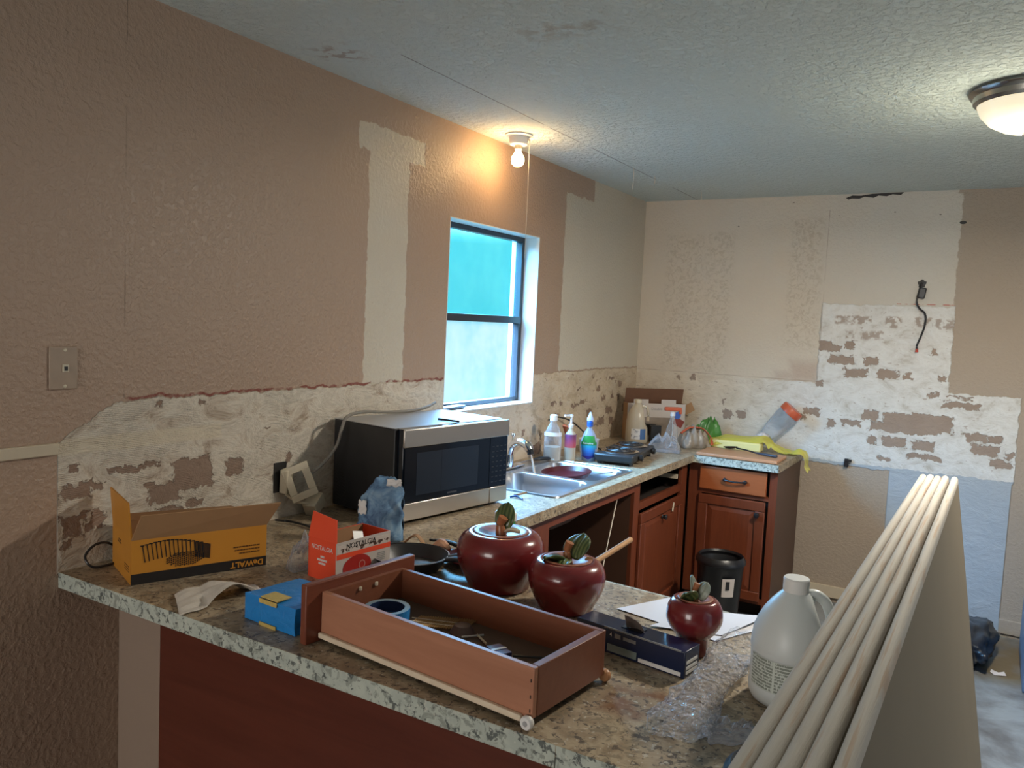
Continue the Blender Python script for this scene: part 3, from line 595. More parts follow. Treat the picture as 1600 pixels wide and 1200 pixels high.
# faucet
fa = thing('faucet', 'chrome kitchen faucet with running spout behind the microwave', 'faucet', (.10, -1.85, CH+.004))
bm = nb(); bx(bm, (0, 0, .006), (.055, .24, .012)); obj('base_plate', bm, M['chrome'], fa, bevel=.005)
bm = nb(); lathe(bm, [(.026, .01), (.024, .05), (.022, .07), (.0, .075)], 20); obj('body', bm, M['chrome'], fa, smooth=True)
bm = nb(); tube(bm, [(0, 0, .07), (.015, .0, .115), (.055, -.003, .138), (.10, -.004, .128), (.118, -.004, .105)], [.020, .018, .018, .022, .021], 14); sp_ = obj('spout', bm, M['chrome'], fa, smooth=True)
bm = nb(); lathe(bm, [(.0, 0), (.016, 0), (.016, .022), (0, .022)], 16, axis=(.25, 0, -1), o=(.119, -.004, .107)); obj('aerator', bm, M['black'], sp_, smooth=True)
bm = nb(); tube(bm, [(0, 0, .075), (-.004, .03, .12), (-.01, .05, .155)], [.007, .006, .005], 10); lathe(bm, [(0, 0), (.012, .006), (.012, .016), (0, .022)], 14, o=(-.01, .05, .15)); obj('handle', bm, M['chrome'], fa, smooth=True)
bm = nb(); tube(bm, [(.226, -1.855, CH+.088), (.245, -1.855, CH+.03), (.255, -1.858, CH-.05), (.26, -1.862+.0-.06, CH-.155)], [.004, .006, .006, .005], 8)
m = Mt('water', .05, 0, (.9, .78, .66)); m.b.inputs['Transmission Weight'].default_value = .35; m.b.inputs['IOR'].default_value = 1.33
single('water_stream', bm, m.m, 'thin pale stream of water falling from the spout into the sink', 'water', smooth=True)
bm = nb(); lathe(bm, [(0, .004), (.06, .006), (.11, .02), (.128, .045), (.125, .047), (.108, .026), (.05, .012), (0, .010)], 40, axis=(-.05, -.06, 1))
single('frying_pan', bm, M['redplate'], 'dark red shallow pan lying in the far sink bowl', 'pan', loc=(.325, -1.655, CH-.052), smooth=True)
bm = nb(); tube(bm, [(.30, -1.70, CH-.045), (.42, -1.63, CH-.02), (.545, -1.56, CH+.006)], [.010, .004, .006], 8, flat=.4); single('spoon', bm, M['chrome'], 'metal spoon resting across the rim of the far sink bowl', 'spoon', smooth=True)
bm = nb(); tube(bm, [(.095, -1.60, CH+.016), (.12, -1.56, CH+.020), (.14, -1.50, CH+.016)], [.008, .018, .014], 12, flat=.6); single('scrub_brush', bm, M['black'], 'black oval scrub brush handle on the rear rim of the sink', 'brush', smooth=True)

# ================================================================== BOTTLES BY THE SINK
def bottle(name, label, loc, prof, mat, n=28, rz=0, sx_=1, sy_=1, group=None):
    t = thing(name, label, 'bottle', loc, rz, group)
    bm = nb(); lathe(bm, prof, n, fn=lambda p, a: Vector((p.x*sx_, p.y*sy_, p.z))); obj('body', bm, mat, t, smooth=True, ang=60); return t
t = bottle('soap_bottle', 'clear bottle of pale liquid with white cap nearest the faucet', (.137, -1.463, CH), [(0, 0), (.044, 0), (.047, .01), (.047, .09), (.045, .14), (.03, .18), (.018, .20), (.018, .215)], M['clear'])
bm = nb(); lathe(bm, [(0, .003), (.043, .003), (.044, .075), (0, .075)], 28); obj('liquid', bm, clear('pale_liquid', (.9, .87, .8), .3, .25, body=(.6, .55, .46)), t, smooth=True, ang=60)
bm = nb(); lathe(bm, [(.020, .213), (.020, .24), (.016, .245), (0, .245)], 20); obj('cap', bm, M['white'], t, smooth=True)
bm = nb(); lathe(bm, [(.0478, .135), (.0462, .155)], 28); bmesh.ops.delete(bm, geom=[v for v in bm.verts if v.co.x*.6-v.co.y*.8 < .0], context='VERTS'); obj('label_band', bm, M['white'], t, smooth=True)
t = bottle('pump_bottle', 'pump soap bottle with purple and pink label between two other bottles', (.215, -1.41, CH), [(0, 0), (.028, 0), (.030, .01), (.030, .13), (.026, .15), (.012, .165), (.012, .18)], M['milkjug'])
m = Mt('purple_pink_label', .4); m.col(m.ramp(m.math('MULTIPLY', m.sep()[2], 6), [(.4, (.55, .10, .08)), (.62, (.40, .07, .14)), (.78, (.20, .05, .14))])); bm = nb(); lathe(bm, [(.0307, .075), (.0307, .145)], 28); obj('label_band', bm, m.m, t, smooth=True)
bm = nb(); lathe(bm, [(.012, .18), (.013, .195), (.006, .20), (.005, .235), (.010, .238), (.010, .248), (0, .25)], 16); bx(bm, (-.01, -.012, .243), (.012, .05, .009), -.6); obj('pump', bm, M['white'], t, smooth=True)
t = bottle('dish_soap_bottle', 'dish soap bottle with green and blue label beside the far sink bowl', (.285, -1.325, CH), [(0, 0), (.036, 0), (.040, .02), (.046, .07), (.045, .105), (.030, .15), (.014, .175), (.012, .19)], clear('dish_soap_plastic', (.75, .82, .95), .1, .45, body=(.45, .5, .6)), rz=.35, sx_=1, sy_=.65)
m = Mt('green_blue_label', .35); zz = m.sep()[2]; m.col(m.ramp(m.math('MULTIPLY', zz, 6), [(.15, (.02, .04, .35)), (.36, (.03, .20, .62)), (.5, (.02, .35, .50)), (.55, (.015, .20, .04)), (.85, (.02, .26, .05))]))
bm = nb(); lathe(bm, [(.0375, .012), (.0415, .03), (.0468, .07), (.0458, .105), (.036, .138)], 28, fn=lambda p, a: Vector((p.x, p.y*.66, p.z)))
bmesh.ops.delete(bm, geom=[v for v in bm.verts if v.co.y > -.012], context='VERTS'); obj('label_front', bm, m.m, t, smooth=True)
text('lettering', 'Palmolive', .014, M['inkwhite'], t, (-.002, -.0312, .098), (PI/2, 0, 0), .0004)
bm = nb(); lathe(bm, [(0, .0), (.0345, .002), (.0385, .02), (.040, .028), (0, .028)], 28, fn=lambda p, a: Vector((p.x*1.02, p.y*.68, p.z))); obj('soap', bm, simple('violet_blue_soap', (.03, .025, .25), .2), t, smooth=True)
bm = nb(); lathe(bm, [(.016, .186), (.017, .21), (.012, .216)], 18); obj('collar', bm, M['blue'], t, smooth=True)
bm = nb(); lathe(bm, [(.017, .216), (.018, .228), (.008, .25), (.005, .262), (0, .264)], 18); obj('cap', bm, clear('pale_cap', (.85, .9, 1), .2, .3, body=(.6, .7, .9)), t, smooth=True)
bm = nb(); tube(bm, [(.19, -1.30, CH+.005), (.16, -1.30, CH+.06), (.16, -1.28, CH+.14), (.13, -1.31, CH+.17), (.10, -1.26, CH+.16), (.10, -1.22, CH+.10), (.12, -1.2, CH+.01)], .011, 8, flat=.5); single('net_bag', bm, simple('orange_net', (.50, .11, .04), .6, scale=120, var=.6), 'orange plastic net loop behind the dish soap', 'net bag', smooth=True)
bm = nb(); tube(bm, [(.012, -1.28, 1.10), (.02, -1.20, 1.11), (.05, -1.08, 1.08), (.10, -.98, 1.0), (.16, -.93, CH+.01), (.22, -.95, CH+.012)], .0045, 8); single('power_cord', bm, M['black'], 'thin black cord looping down behind the hot plate', 'cord', smooth=True)

# hot plate
hp = thing('hot_plate', 'black double burner hot plate on the worktop past the sink', 'hot plate', (.415, -1.13, CH), .14)
bm = nb(); v = bx(bm, (0, 0, .036), (.225, .49, .045));
for q in v:
    if q.co.z < .03: q.co.x *= .9; q.co.y *= .95
obj('body', bm, M['blackm'], hp, bevel=.012)
for sy in (-1, 1):
    for s2 in (-1, 1): bm = nb(); lathe(bm, [(0, 0), (.012, 0), (.012, .014), (0, .014)], 10, o=(s2*.085, sy*.2, 0)); obj('foot', bm, M['black'], hp)
for yc, r in ((-.115, .098), (.125, .088)):
    bm = nb(); lathe(bm, [(r, .058), (r+.003, .064), (r-.008, .066), (r-.022, .060), (.02, .059)], 36, o=(0, yc, 0)); bu = obj('burner_ring', bm, M['chrome'], hp, smooth=True)
    bm = nb(); pts = []
    for i in range(90): a = i/90*2*PI*3.5; rr_ = .018+(r-.032)*i/90; pts.append((rr_*math.cos(a), yc+rr_*math.sin(a), .070))
    tube(bm, pts, .0045, 6, sm=0); obj('coil', bm, M['black'], bu, smooth=True)
for yc in (-.12, .17):
    bm = nb(); lathe(bm, [(.014, 0), (.018, .004), (.017, .018), (.012, .022), (0, .022)], 18, axis=(1, 0, 0), o=(.108, yc, .036)); obj('knob', bm, M['black'], hp, smooth=True)
t = thing('food_tub', 'white tub with pink print behind the near burner', 'tub', (.16, -1.06, CH))
bm = nb(); lathe(bm, [(0, 0), (.05, 0), (.058, .075), (.06, .078), (.055, .078), (0, .07)], 28); obj('body', bm, M['white'], t, smooth=True)
bm = nb(); bx(bm, (.045, -.034, .04), (.008, .04, .035), -.65); obj('print', bm, M['softpink'], t)

# milk jug
def jug_shape(bm, R, Hh, dent_dir, prof, sq=.0, n=56):
    def fn(p, a):
        r = math.hypot(p.x, p.y); dd = math.cos(a-dent_dir)
        k = 1+sq*abs(math.cos(2*a))**1.5
        if .36*Hh < p.z < .86*Hh and dd > .55:
            w = (dd-.55)/.45*math.sin((p.z/Hh-.36)/.5*PI); k -= .52*max(0, w)**.7
        return Vector((p.x*k, p.y*k, p.z))
    lathe(bm, prof, n, fn=fn)
CAMR = math.atan2(right.y, right.x)
mj = thing('milk_jug', 'cloudy plastic gallon jug with white and blue label beside the leaning carton', 'jug', (.215, -.475, CH))
bm = nb(); jug_shape(bm, .07, .27, CAMR, [(0, .0), (.055, 0), (.066, .006), (.07, .02), (.07, .10), (.068, .14), (.060, .18), (.045, .215), (.026, .24), (.019, .25), (.019, .27)]); obj('body', bm, M['milkjug'], mj, smooth=True, ang=70)
bm = nb(); lathe(bm, [(.021, .255), (.021, .276), (0, .277)], 20); obj('cap', bm, M['cream'], mj, smooth=True)
bm = nb(); lathe(bm, [(.0712, .03), (.0712, .095)], 56); dv = Vector((.5089, -.857, 0)); bmesh.ops.delete(bm, geom=[v for v in bm.verts if v.co.normalized().dot(dv) < .45], context='VERTS')
m = Mt('milk_label', .5); w_ = m.noise(40, 3, m.mapping((1, 1, 2))); xx = m.sep()[0]; m.col(m.mix(m.math('GREATER_THAN', xx, .045), m.mix(m.step(w_, .55, .6), (.62, .60, .58), (.25, .25, .27)), (.06, .14, .32))); obj('label_front', bm, m.m, mj, smooth=True)
bm = nb(); ax = Vector((math.cos(CAMR), math.sin(CAMR), 0)); tube(bm, [ax*.022+Vector((0, 0, .235)), ax*.055+Vector((0, 0, .225)), ax*.066+Vector((0, 0, .19)), ax*.066+Vector((0, 0, .14))], .009, 10); obj('handle', bm, M['milkjug'], mj, smooth=True)
# carton leaning in the corner
ca = thing('carton', 'open white and brown hot plate carton standing in the far corner', 'box', (.24, -.25, CH), math.atan2(.30, .32))
W_, D_, H_ = .40, .075, .24
bm = nb(); bx(bm, (0, D_/2+.002, H_/2), (W_, .004, H_)); bx(bm, (-W_/2+.002, 0, H_/2), (.004, D_, H_)); bx(bm, (W_/2-.002, 0, H_/2), (.004, D_, H_)); bx(bm, (0, 0, .002), (W_, D_, .004)); obj('body', bm, M['kraft'], ca)
bm = nb(); bx(bm, (0, -D_/2, H_/2), (W_, .004, H_)); fr_ = obj('front_panel', bm, M['boxwhite'], ca)
bm = nb(); v = bx(bm, (0, D_/2-.02, H_+.045), (W_, .004, .10), rot=Matrix.Rotation(.2, 4, 'X')); obj('flap', bm, simple('dark_cardboard', (.14, .065, .035), .8), ca)
for xx in (-.11, .08): bm = nb(); bx(bm, (xx, -D_/2, H_+.012), (.10, .003, .028)); obj('tab', bm, M['boxwhite'], ca)
bm = nb(); bx(bm, (W_/2+.03, -.02, H_-.03), (.07, .004, .06), rot=Matrix.Rotation(-.5, 4, 'Y')); obj('flap', bm, M['kraft'], ca)
bm = nb(); bx(bm, (-.02, -D_/2-.0026, .09), (.27, .001, .12)); obj('printed_picture', bm, simple('grey_brown_print', (.24, .19, .15), .4, scale=14, var=.5), ca)
bm = nb(); bx(bm, (-.05, -D_/2-.0036, .07), (.10, .001, .07)); obj('printed_picture', bm, M['inkblack'], ca)
bm = nb(); lathe(bm, [(0, 0), (.024, 0), (.024, .0015), (0, .0015)], 24, axis=(0, -1, 0), o=(.145, -D_/2-.002, .165)); obj('blue_mark', bm, M['blue'], ca)
bm = nb(); bx(bm, (.155, -D_/2-.0026, .12), (.07, .001, .05), rot=Matrix.Rotation(.5, 4, 'Y')); obj('red_mark', bm, simple('dark_red_print', (.22, .04, .03), .4), ca)
text('lettering', 'Double Burner', .026, M['inkgrey'], ca, (.04, -D_/2-.0024, .205), (PI/2, 0, 0), .0004)
bm = nb(); [bx(bm, (.150+i*.008, -D_/2-.0024, .190), (.005, .001, .009)) for i in range(4)]; obj('small_print', bm, M['inkgrey'], ca)
bm = nb(); bx(bm, (0, 0, .055), (.07, .035, .11)); single('black_box', bm, M['black'], 'small black box between the cloudy jug and the spray bottle', 'box', loc=(.30, -.375, CH), rz=.75, bevel=.003)
# spray bottle
sp = thing('spray_bottle', 'clear spray bottle with orange and white trigger head', 'bottle', (.454, -.50, CH))
bm = nb(); lathe(bm, [(0, 0), (.034, 0), (.037, .01), (.037, .09), (.033, .12), (.020, .155), (.013, .185), (.013, .20)], 28); obj('body', bm, M['clear'], sp, smooth=True)
bm = nb(); lathe(bm, [(.015, .195), (.015, .215), (.010, .22), (0, .22)], 16); obj('collar', bm, M['white'], sp, smooth=True)
bm = nb(); bx(bm, (.0, 0, .238), (.105, .026, .024), CAMR); bx(bm, (.045*math.cos(CAMR), .045*math.sin(CAMR), .225), (.018, .024, .035), CAMR); obj('trigger_head', bm, M['orangecap'], sp, bevel=.006)
bm = nb(); tube(bm, [(0, 0, .2), (.004, .0, .1), (-.006, 0, .01)], .0025, 6); obj('dip_tube', bm, M['white'], sp, smooth=True)

def crumple(cx, cy, w, l, h, rz, mat, name, label, cat, seed=0, nu=26, nv=20, amp=.35, fr=3.2, **kw):
    """a crumpled, closed, air-filled bag lying on the counter"""
    bm = nb(); c, s = math.cos(rz), math.sin(rz)
    def fn(top):
        def f(u, v):
            a, b = u*2-1, v*2-1; e_ = max(0, (1-abs(a)**3)*(1-abs(b)**3))
            nz = noise.noise(Vector((a*fr, b*fr, seed))); n2 = noise.noise(Vector((a*fr*2.3, b*fr*2.3, seed+9)))
            z = (h*e_**.6*(1+amp*2*nz)+h*amp*.5*n2*e_) if top else 0
            lx = a*l/2*(1+.12*noise.noise(Vector((b*2, seed, 1)))); ly = b*w/2*(1+.2*noise.noise(Vector((a*2.2, seed, 5))))
            return Vector((cx+lx*c-ly*s, cy+lx*s+ly*c, CH+.002+max(z, 0.0)))
        return f
    sheet(bm, fn(True), nu, nv); sheet(bm, fn(False), nu, nv); bmesh.ops.remove_doubles(bm, verts=bm.verts, dist=.0004)
    return single(name, bm, mat, label, cat, smooth=True, ang=180, **kw)
crumple(.475, -.68, .13, .19, .085, .2, M['wrap'], 'plastic_bag', 'crumpled clear plastic bag in front of the spray bottle', 'bag', 3)
crumple(.550, -.375, .14, .19, .11, .9, clear('bread_bag_film', (.85, .8, .7), .2, .35, .6, 30, body=(.42, .36, .3)), 'bread_bag', 'crumpled clear bag with red band leaning against the carton', 'bag', 8)
RB = bpy.data.objects['bread_bag']
crumple(.585, -.165, .07, .20, .14, .8, simple('green_orange_film', (.06, .20, .04), .3, scale=9, var=.8), 'snack_bag', 'green crinkled snack bag between the carton and the yellow tray', 'bag', 12)
bm = nb()
for q in range(1):
    tube(bm, [(.50, -.46, CH+.09), (.54, -.42, CH+.125), (.60, -.36, CH+.12), (.645, -.33, CH+.07), (.66, -.33, CH+.02)], .014, 8, flat=.35)
obj('red_band', bm, M['orangecap'], RB, smooth=True)

# cutting board and what lies on it
cb = single('cutting_board', (lambda b: (bx(b, (0, 0, .011), (.46, .27, .018)), b)[1])(nb()), M['board'], 'pinkish wooden cutting board on the short far worktop', 'board', loc=(.895, -.530, CH), rz=.02, bevel=.004)
sl = thing('slotted_spoon', 'black plastic serving spoon with grey handle lying on the cutting board', 'spoon', (0, 0, 0))
bm = nb(); lathe(bm, [(0, 0), (.02, .004), (.032, .014), (.030, .015), (.018, .006), (0, .002)], 24, fn=lambda p, a: Vector((p.x*1.6, p.y*.8, p.z))); b_ = obj('bowl', bm, M['black'], sl, smooth=True); b_.location = (.80, -.42, CH+.024); b_.rotation_euler = (0, -.12, -.35)
bm = nb(); tube(bm, [(.84, -.438, CH+.036), (.90, -.47, CH+.036), (.97, -.51, CH+.032)], [.005, .004, .005], 8); obj('shaft', bm, M['black'], sl, smooth=True)
bm = nb(); tube(bm, [(.965, -.507, CH+.032), (1.03, -.53, CH+.032), (1.10, -.555, CH+.032)], [.006, .012, .011], 10, flat=.7); obj('handle', bm, simple('blue_grey_handle', (.04, .045, .07), .3), sl, smooth=True)
ty = single('foam_tray', (lambda b: (bx(b, (0, 0, .028), (.30, .10, .052)), b)[1])(nb()), M['yellowfoam'], 'pale yellow foam tray wrapped in the yellow bag', 'tray', loc=(.79, -.24, CH), rz=.05, bevel=.008)
bm = nb()
def fy(u, v):
    pth = smooth_pts([(.62, -.22, CH+.05), (.70, -.20, CH+.075), (.86, -.19, CH+.085), (.95, -.17, CH+.10), (1.03, -.17, CH+.03), (1.11, -.18, CH+.02), (1.17, -.20, CH+.035), (1.20, -.21, CH-.03), (1.225, -.22, CH-.075)], 6)
    k = u*(len(pth)-1); i = min(int(k), len(pth)-2); p = pth[i].lerp(pth[i+1], k-i)
    w = .10*(1-.45*u); off = (v-.5)*2
    zz = -abs(off)**2*(.045 if u < .45 else .012)+.018*noise.noise(Vector((u*9, v*4, 2)))
    return Vector((p.x+.01*math.sin(u*25), p.y+off*w+.02*noise.noise(Vector((u*6, v, 7))), max(p.z+zz, CH+.004) if p.x < 1.14 else p.z+zz))
sheet(bm, fy, 48, 14); single('yellow_bag', bm, M['yellowbag'], 'translucent yellow plastic bag trailing over the end of the far worktop', 'bag', smooth=True, ang=180)
# clear jar with orange lid leaning on the wall
jr = thing('plastic_jar', 'large clear plastic jar with orange lid tipped up against the far wall', 'jar', (.90, -.135, CH+.045))
axd = Vector((.62, .10, .76)).normalized()
bm = nb(); lathe(bm, [(0, 0), (.025, 0), (.035, .02), (.055, .12), (.066, .22), (.064, .245), (.060, .26)], 30, axis=axd); obj('body', bm, M['wrap'], jr, smooth=True)
bm = nb(); lathe(bm, [(.064, .25), (.068, .252), (.068, .29), (.064, .296), (0, .296)], 36, axis=axd); obj('lid', bm, M['orangecap'], jr, smooth=True)
bm = nb(); tube(bm, [(-.02, .0, -.01), (.0, -.02, .03), (.03, -.03, .05), (.06, -.02, .045)], [.02, .03, .02, .008], 10); obj('crumpled_label', bm, simple('dotted_film', (.55, .50, .48), .4, scale=60, var=.7), jr, smooth=True)

# ================================================================== MICROWAVE
mw = thing('microwave', 'large black microwave with stainless trim on the worktop under the window', 'microwave', (.380, -3.050, CH), math.atan2(.568, .087)-PI/2)
# local: x = depth towards -x (into the wall) => local -x ; y = along the front from near to far
mwl, mwd, mz0, mz1 = .575, .37, .012, .334
bm = nb(); bb(bm, -mwd, -.035, 0, mwl, mz0, mz1); obj('body', bm, M['blackm'], mw, bevel=.004)
bm = nb(); bb(bm, -mwd, -.036, .0, mwl, mz1+.0005, mz1+.003); obj('top_cover', bm, M['greymetal'], mw)
bm = nb(); bb(bm, -.034, -.004, 0.012, mwl, mz0+.004, mz1+.001); dm = obj('front_frame', bm, M['glassblack'], mw, bevel=.003)
bm = nb(); bb(bm, -.004, .006, .008, mwl, mz1-.062, mz1+.002); obj('steel_trim', bm, M['steel'], mw, bevel=.003)
bm = nb(); bb(bm, -.004, .006, .008, .468, mz0, mz0+.062); obj('steel_trim', bm, M['steel'], mw, bevel=.003)
bm = nb(); bb(bm, -.004, .006, .4705, mwl, mz0, mz0+.062); obj('steel_trim', bm, M['steel'], mw, bevel=.003)
bm = nb(); bb(bm, -.0042, .0, .018, .466, mz0+.063, mz1-.063); dd = obj('door', bm, M['glassblack'], mw)
bm = nb(); bb(bm, .0, .0008, .075, .20, mz0+.085, mz1-.085); bb(bm, .0, .0008, .201, .40, mz0+.085, mz1-.085); obj('door_window', bm, M['glasswin'], dd)
bm = nb(); bb(bm, -.0042, .0, .469, mwl-.002, mz0+.063, mz1-.063); cp = obj('control_panel', bm, M['glassblack'], mw)
bm = nb()
for i in range(8):
    for j in range(4): bx(bm, (.0006, .487+j*.024, mz0+.082+i*.020), (.0008, .012, .0035))
obj('button_markings', bm, simple('dim_marking', (.03, .038, .05), .4), cp)
bm = nb()
for i in range(9):
    for j in range(2): bx(bm, (-.285+j*.035-i*.003, -.0354, .05+i*.0125), (.022, .001, .004), rot=Matrix.Rotation(.25, 4, 'Y'))
obj('vent_slots', bm, M['inkblack'], mw)
for sx_, sy_ in ((-.33, .04), (-.33, .53), (-.06, .04), (-.06, .53)):
    bm = nb(); lathe(bm, [(0, 0), (.014, 0), (.014, .013), (0, .013)], 12, o=(sx_, sy_, 0)); obj('foot', bm, M['black'], mw)
bm = nb(); bb(bm, .0002, .0012, .235, .285, mz0+.070, mz0+.076); obj('logo_mark', bm, simple('dim_logo', (.05, .055, .07), .4), mw)
bm = nb(); tube(bm, [(-.115, .300, mz1+.008), (-.02, .315, mz1+.008)], .0042, 10, sm=0); single('pen', bm, M['black'], 'dark pen lying on top of the microwave', 'pen', loc=(.380, -3.05, CH), rz=.152*-1, smooth=True)
bpy.data.objects['pen'].location = (.372, -3.05, CH)
bm = nb(); tube(bm, [(.055, -3.185, 1.055), (.085, -3.14, 1.09), (.10, -3.075, 1.155), (.10, -3.045, 1.225), (.10, -3.02, 1.262), (.07, -2.90, 1.268), (.075, -2.75, 1.257), (.09, -2.62, 1.255), (.085, -2.52, 1.262), (.07, -2.44, 1.275)], .006, 10)
mc = single('power_cord', bm, simple('grey_cord', (.20, .185, .16), .5), 'thick grey cord arching from the loose wall outlet over the microwave', 'cord', smooth=True)

# outlet hanging out of the wall
ol = thing('wall_outlet', 'loose cream outlet with its cover plate hanging out of a hole beside the microwave', 'outlet', (0, -3.235, 1.045))
bm = nb(); bx(bm, (.0015, -.01, .012), (.003, .056, .105)); obj('wall_hole', bm, M['inkblack'], ol)
bm = nb(); bx(bm, (.022, .0, .0), (.03, .036, .085), rot=Euler((.1, .1, .2)).to_matrix().to_4x4()); obj('receptacle', bm, M['cream'], ol, bevel=.003)
R_ = Matrix.Translation((.060, .028, -.003)) @ Matrix.Rotation(-.55, 4, 'Z') @ Matrix.Rotation(.38, 4, 'X')
bm = nb()
for c, s in (((0, 0, .050), (.006, .095, .026)), ((0, 0, -.050), (.006, .095, .026)), ((0, -.034, 0), (.006, .027, .075)), ((0, .034, 0), (.006, .027, .075))): bx(bm, c, s)
bmesh.ops.transform(bm, matrix=R_, verts=bm.verts); obj('cover_plate', bm, M['cream'], ol, bevel=.002)
bm = nb(); tube(bm, [(0.02, -3.235, 1.0), (.04, -3.2, .97), (.06, -3.13, .95)], .006, 8); bx(bm, (.05, -3.125, .95), (.05, .07, .05), rot=Euler((.6, 0, .3)).to_matrix().to_4x4()); single('plug_adapter', bm, M['cream'], 'cream plug adapter on the worktop below the loose outlet', 'plug', bevel=.004)
bm = nb(); tube(bm, [(.10, -3.31, CH+.02), (.045, -3.30, CH+.012), (.10, -3.27, CH+.008), (.2, -3.28, CH+.006), (.30, -3.35, CH+.006)], .004, 8); single('power_cord', bm, M['black'], 'thin black cord on the worktop running to the red carton', 'cord', smooth=True)
bm = nb(); tube(bm, [(.02, -3.86, CH+.03), (.03, -3.90, CH+.06), (.025, -3.935, CH+.06), (.03, -3.965, CH+.035), (.05, -3.955, CH+.008), (.055, -3.90, CH+.006), (.04, -3.86, CH+.006)], .0035, 8); single('power_cord', bm, M['black'], 'black cord loop behind the left end of the yellow carton', 'cord', smooth=True)
# phone plate
pp = thing('phone_wall_plate', 'tan painted phone jack plate on the left wall', 'wall plate', (0, -4.011, 1.459))
bm = nb(); bx(bm, (.003, 0, 0), (.006, .076, .114)); obj('plate', bm, simple('painted_plate', (.36, .27, .20), .45), pp, bevel=.003)
bm = nb(); bx(bm, (.007, .004, .0), (.004, .016, .020)); obj('jack', bm, M['cream'], pp); bm = nb(); bx(bm, (.0092, .004, -.001), (.001, .009, .011)); obj('jack_opening', bm, M['inkblack'], pp)
for zz in (.048, -.048): bm = nb(); lathe(bm, [(0, .003), (.004, .002), (.005, 0)], 10, axis=(1, 0, 0), o=(.006, .003, zz)); obj('screw', bm, M['cream'], pp)

# ================================================================== YELLOW CARTON
yw = thing('nail_carton', 'yellow and black nail carton with raised flaps at the left end of the worktop', 'box', (.239, -3.969, CH), math.atan2(.332, .130))
# local x along front (near-left -> right), local +y into the wall
L_, D_, Z_ = .357, .215, .118; tk = .004
bm = nb(); bb(bm, 0, L_, 0, tk, .028, Z_); obj('front_panel', bm, M['yellowbox'], yw)
bm = nb(); bb(bm, 0, L_, -.0006, tk, 0, .028); obj('black_base_band', bm, M['inkblack'], yw)
bm = nb(); bb(bm, 0, L_, D_-tk, D_, 0, Z_); bb(bm, 0, L_, tk, D_-tk, 0, tk); bb(bm, L_-tk, L_, tk, D_-tk, 0, Z_); obj('body', bm, M['kraft'], yw)
bm = nb(); bb(bm, -.0006, tk, tk, D_, 0.0, Z_+.004); obj('side_panel', bm, M['yellowbox'], yw)
bm = nb(); v = [bm.verts.new(p) for p in ((.001, .002, Z_+.004), (.001, D_, Z_+.004), (-.006, D_+.0, Z_+.10), (-.006, .008, Z_+.098))]; bm.faces.new(v); obj('end_flap', bm, M['yellowbox'], yw, solid=.004)
bm = nb(); v = [bm.verts.new(p) for p in ((0, .002, Z_), (L_, .002, Z_), (L_+.030, -.026, Z_+.066), (.018, -.022, Z_+.068))]; bm.faces.new(v); obj('front_flap', bm, M['kraft'], yw, solid=.004)
bm = nb(); v = [bm.verts.new(p) for p in ((0.01, D_, Z_), (L_, D_, Z_), (L_-.03, D_+.003, Z_+.012), (.03, D_+.003, Z_+.02))]; bm.faces.new(v); obj('back_flap', bm, M['kraft'], yw, solid=.004)
# the carton stands upside down, so its lettering does too
text('lettering', 'DeWALT', .022, M['yellowbox'], yw, (L_-.055, -.0012, .014), (PI/2, PI, 0), .0003, squash=1.05, bold=.0006)
for i, wd in enumerate((.05, .068, .072)):
    bm = nb(); rnd = random.Random(i); xx = L_-.02
    while xx > L_-.02-wd: s_ = rnd.uniform(.004, .009); bb(bm, xx-s_, xx, -.001, 0, .044+i*.009, .0475+i*.009); xx -= s_+.0015
    obj('small_print', bm, simple('brown_ink', (.12, .05, .01), .5), yw)
bm = nb(); cx, cz = .135, .052
for i in range(15):
    t_ = i/14; x0 = .03+t_*.15; z0 = .055+.012*math.sin(t_*PI)-.01*t_+.012; bx(bm, (x0, -.0008, z0+.012), (.0022, .001, .046), rot=Matrix.Rotation(-.15+.1*t_, 4, 'Y')); bx(bm, (x0-.004, -.0008, z0+.034), (.009, .001, .003))
for i in range(12): bx(bm, (.16+i*.0035, -.0008, .075-.001*i), (.0018, .001, .04), rot=Matrix.Rotation(.05, 4, 'Y'))
for i in range(7):
    for j in range(18):
        a = (j-8.5)/9; wv_ = math.sqrt(max(0, 1-a*a))
        if abs(i-3)/3.5 < wv_: bx(bm, (.135+a*.05, -.0008, .052+(i-3)*.0055+(j % 2)*.002), (.0042, .001, .0028), rot=Matrix.Rotation((i+j) % 3-.8, 4, 'Y'))
obj('nail_drawing', bm, M['inkblack'], yw)
bm = nb()
for i in range(2): bb(bm, -.0012, 0, .11, .15-i*.01, .082+i*.007, .086+i*.007)
for i in range(3): bb(bm, -.0012, 0, .02, .07, .028+i*.007, .030+i*.007)
obj('small_print', bm, simple('brown_ink_side', (.14, .06, .012), .5), yw)

# ================================================================== CLOTH, BLUE TAPED BOX
P00 = Vector((.365, -3.985, CH+.004)); 
def ft(u, v):
    A = Vector((.395, -3.955, 0)).lerp(Vector((.480, -3.775, 0)), u); B = Vector((.515, -4.030, 0)).lerp(Vector((.545, -3.80, 0)), u)
    p = A.lerp(B, v); z = .006+.040*math.sin(PI*min(1, max(0, (u-.30)/.62)))**1*(.35+.65*v)+.016*(1-v)*math.sin(u*5)+.006*noise.noise(Vector((u*5, v*5, 0)))
    if v > .8 and u < .25: z -= .004
    return Vector((p.x, p.y, CH+max(.003, z)))
bm = nb(); sheet(bm, ft, 30, 18); single('paper_towel', bm, M['tissue'], 'crumpled white paper towel at the edge of the worktop left of the blue box', 'paper towel', smooth=True, ang=180, solid=.002)
bl = thing('taped_box', 'small box wrapped in blue masking tape beside the loose drawer', 'box', (.639, -3.942, CH), -.06)
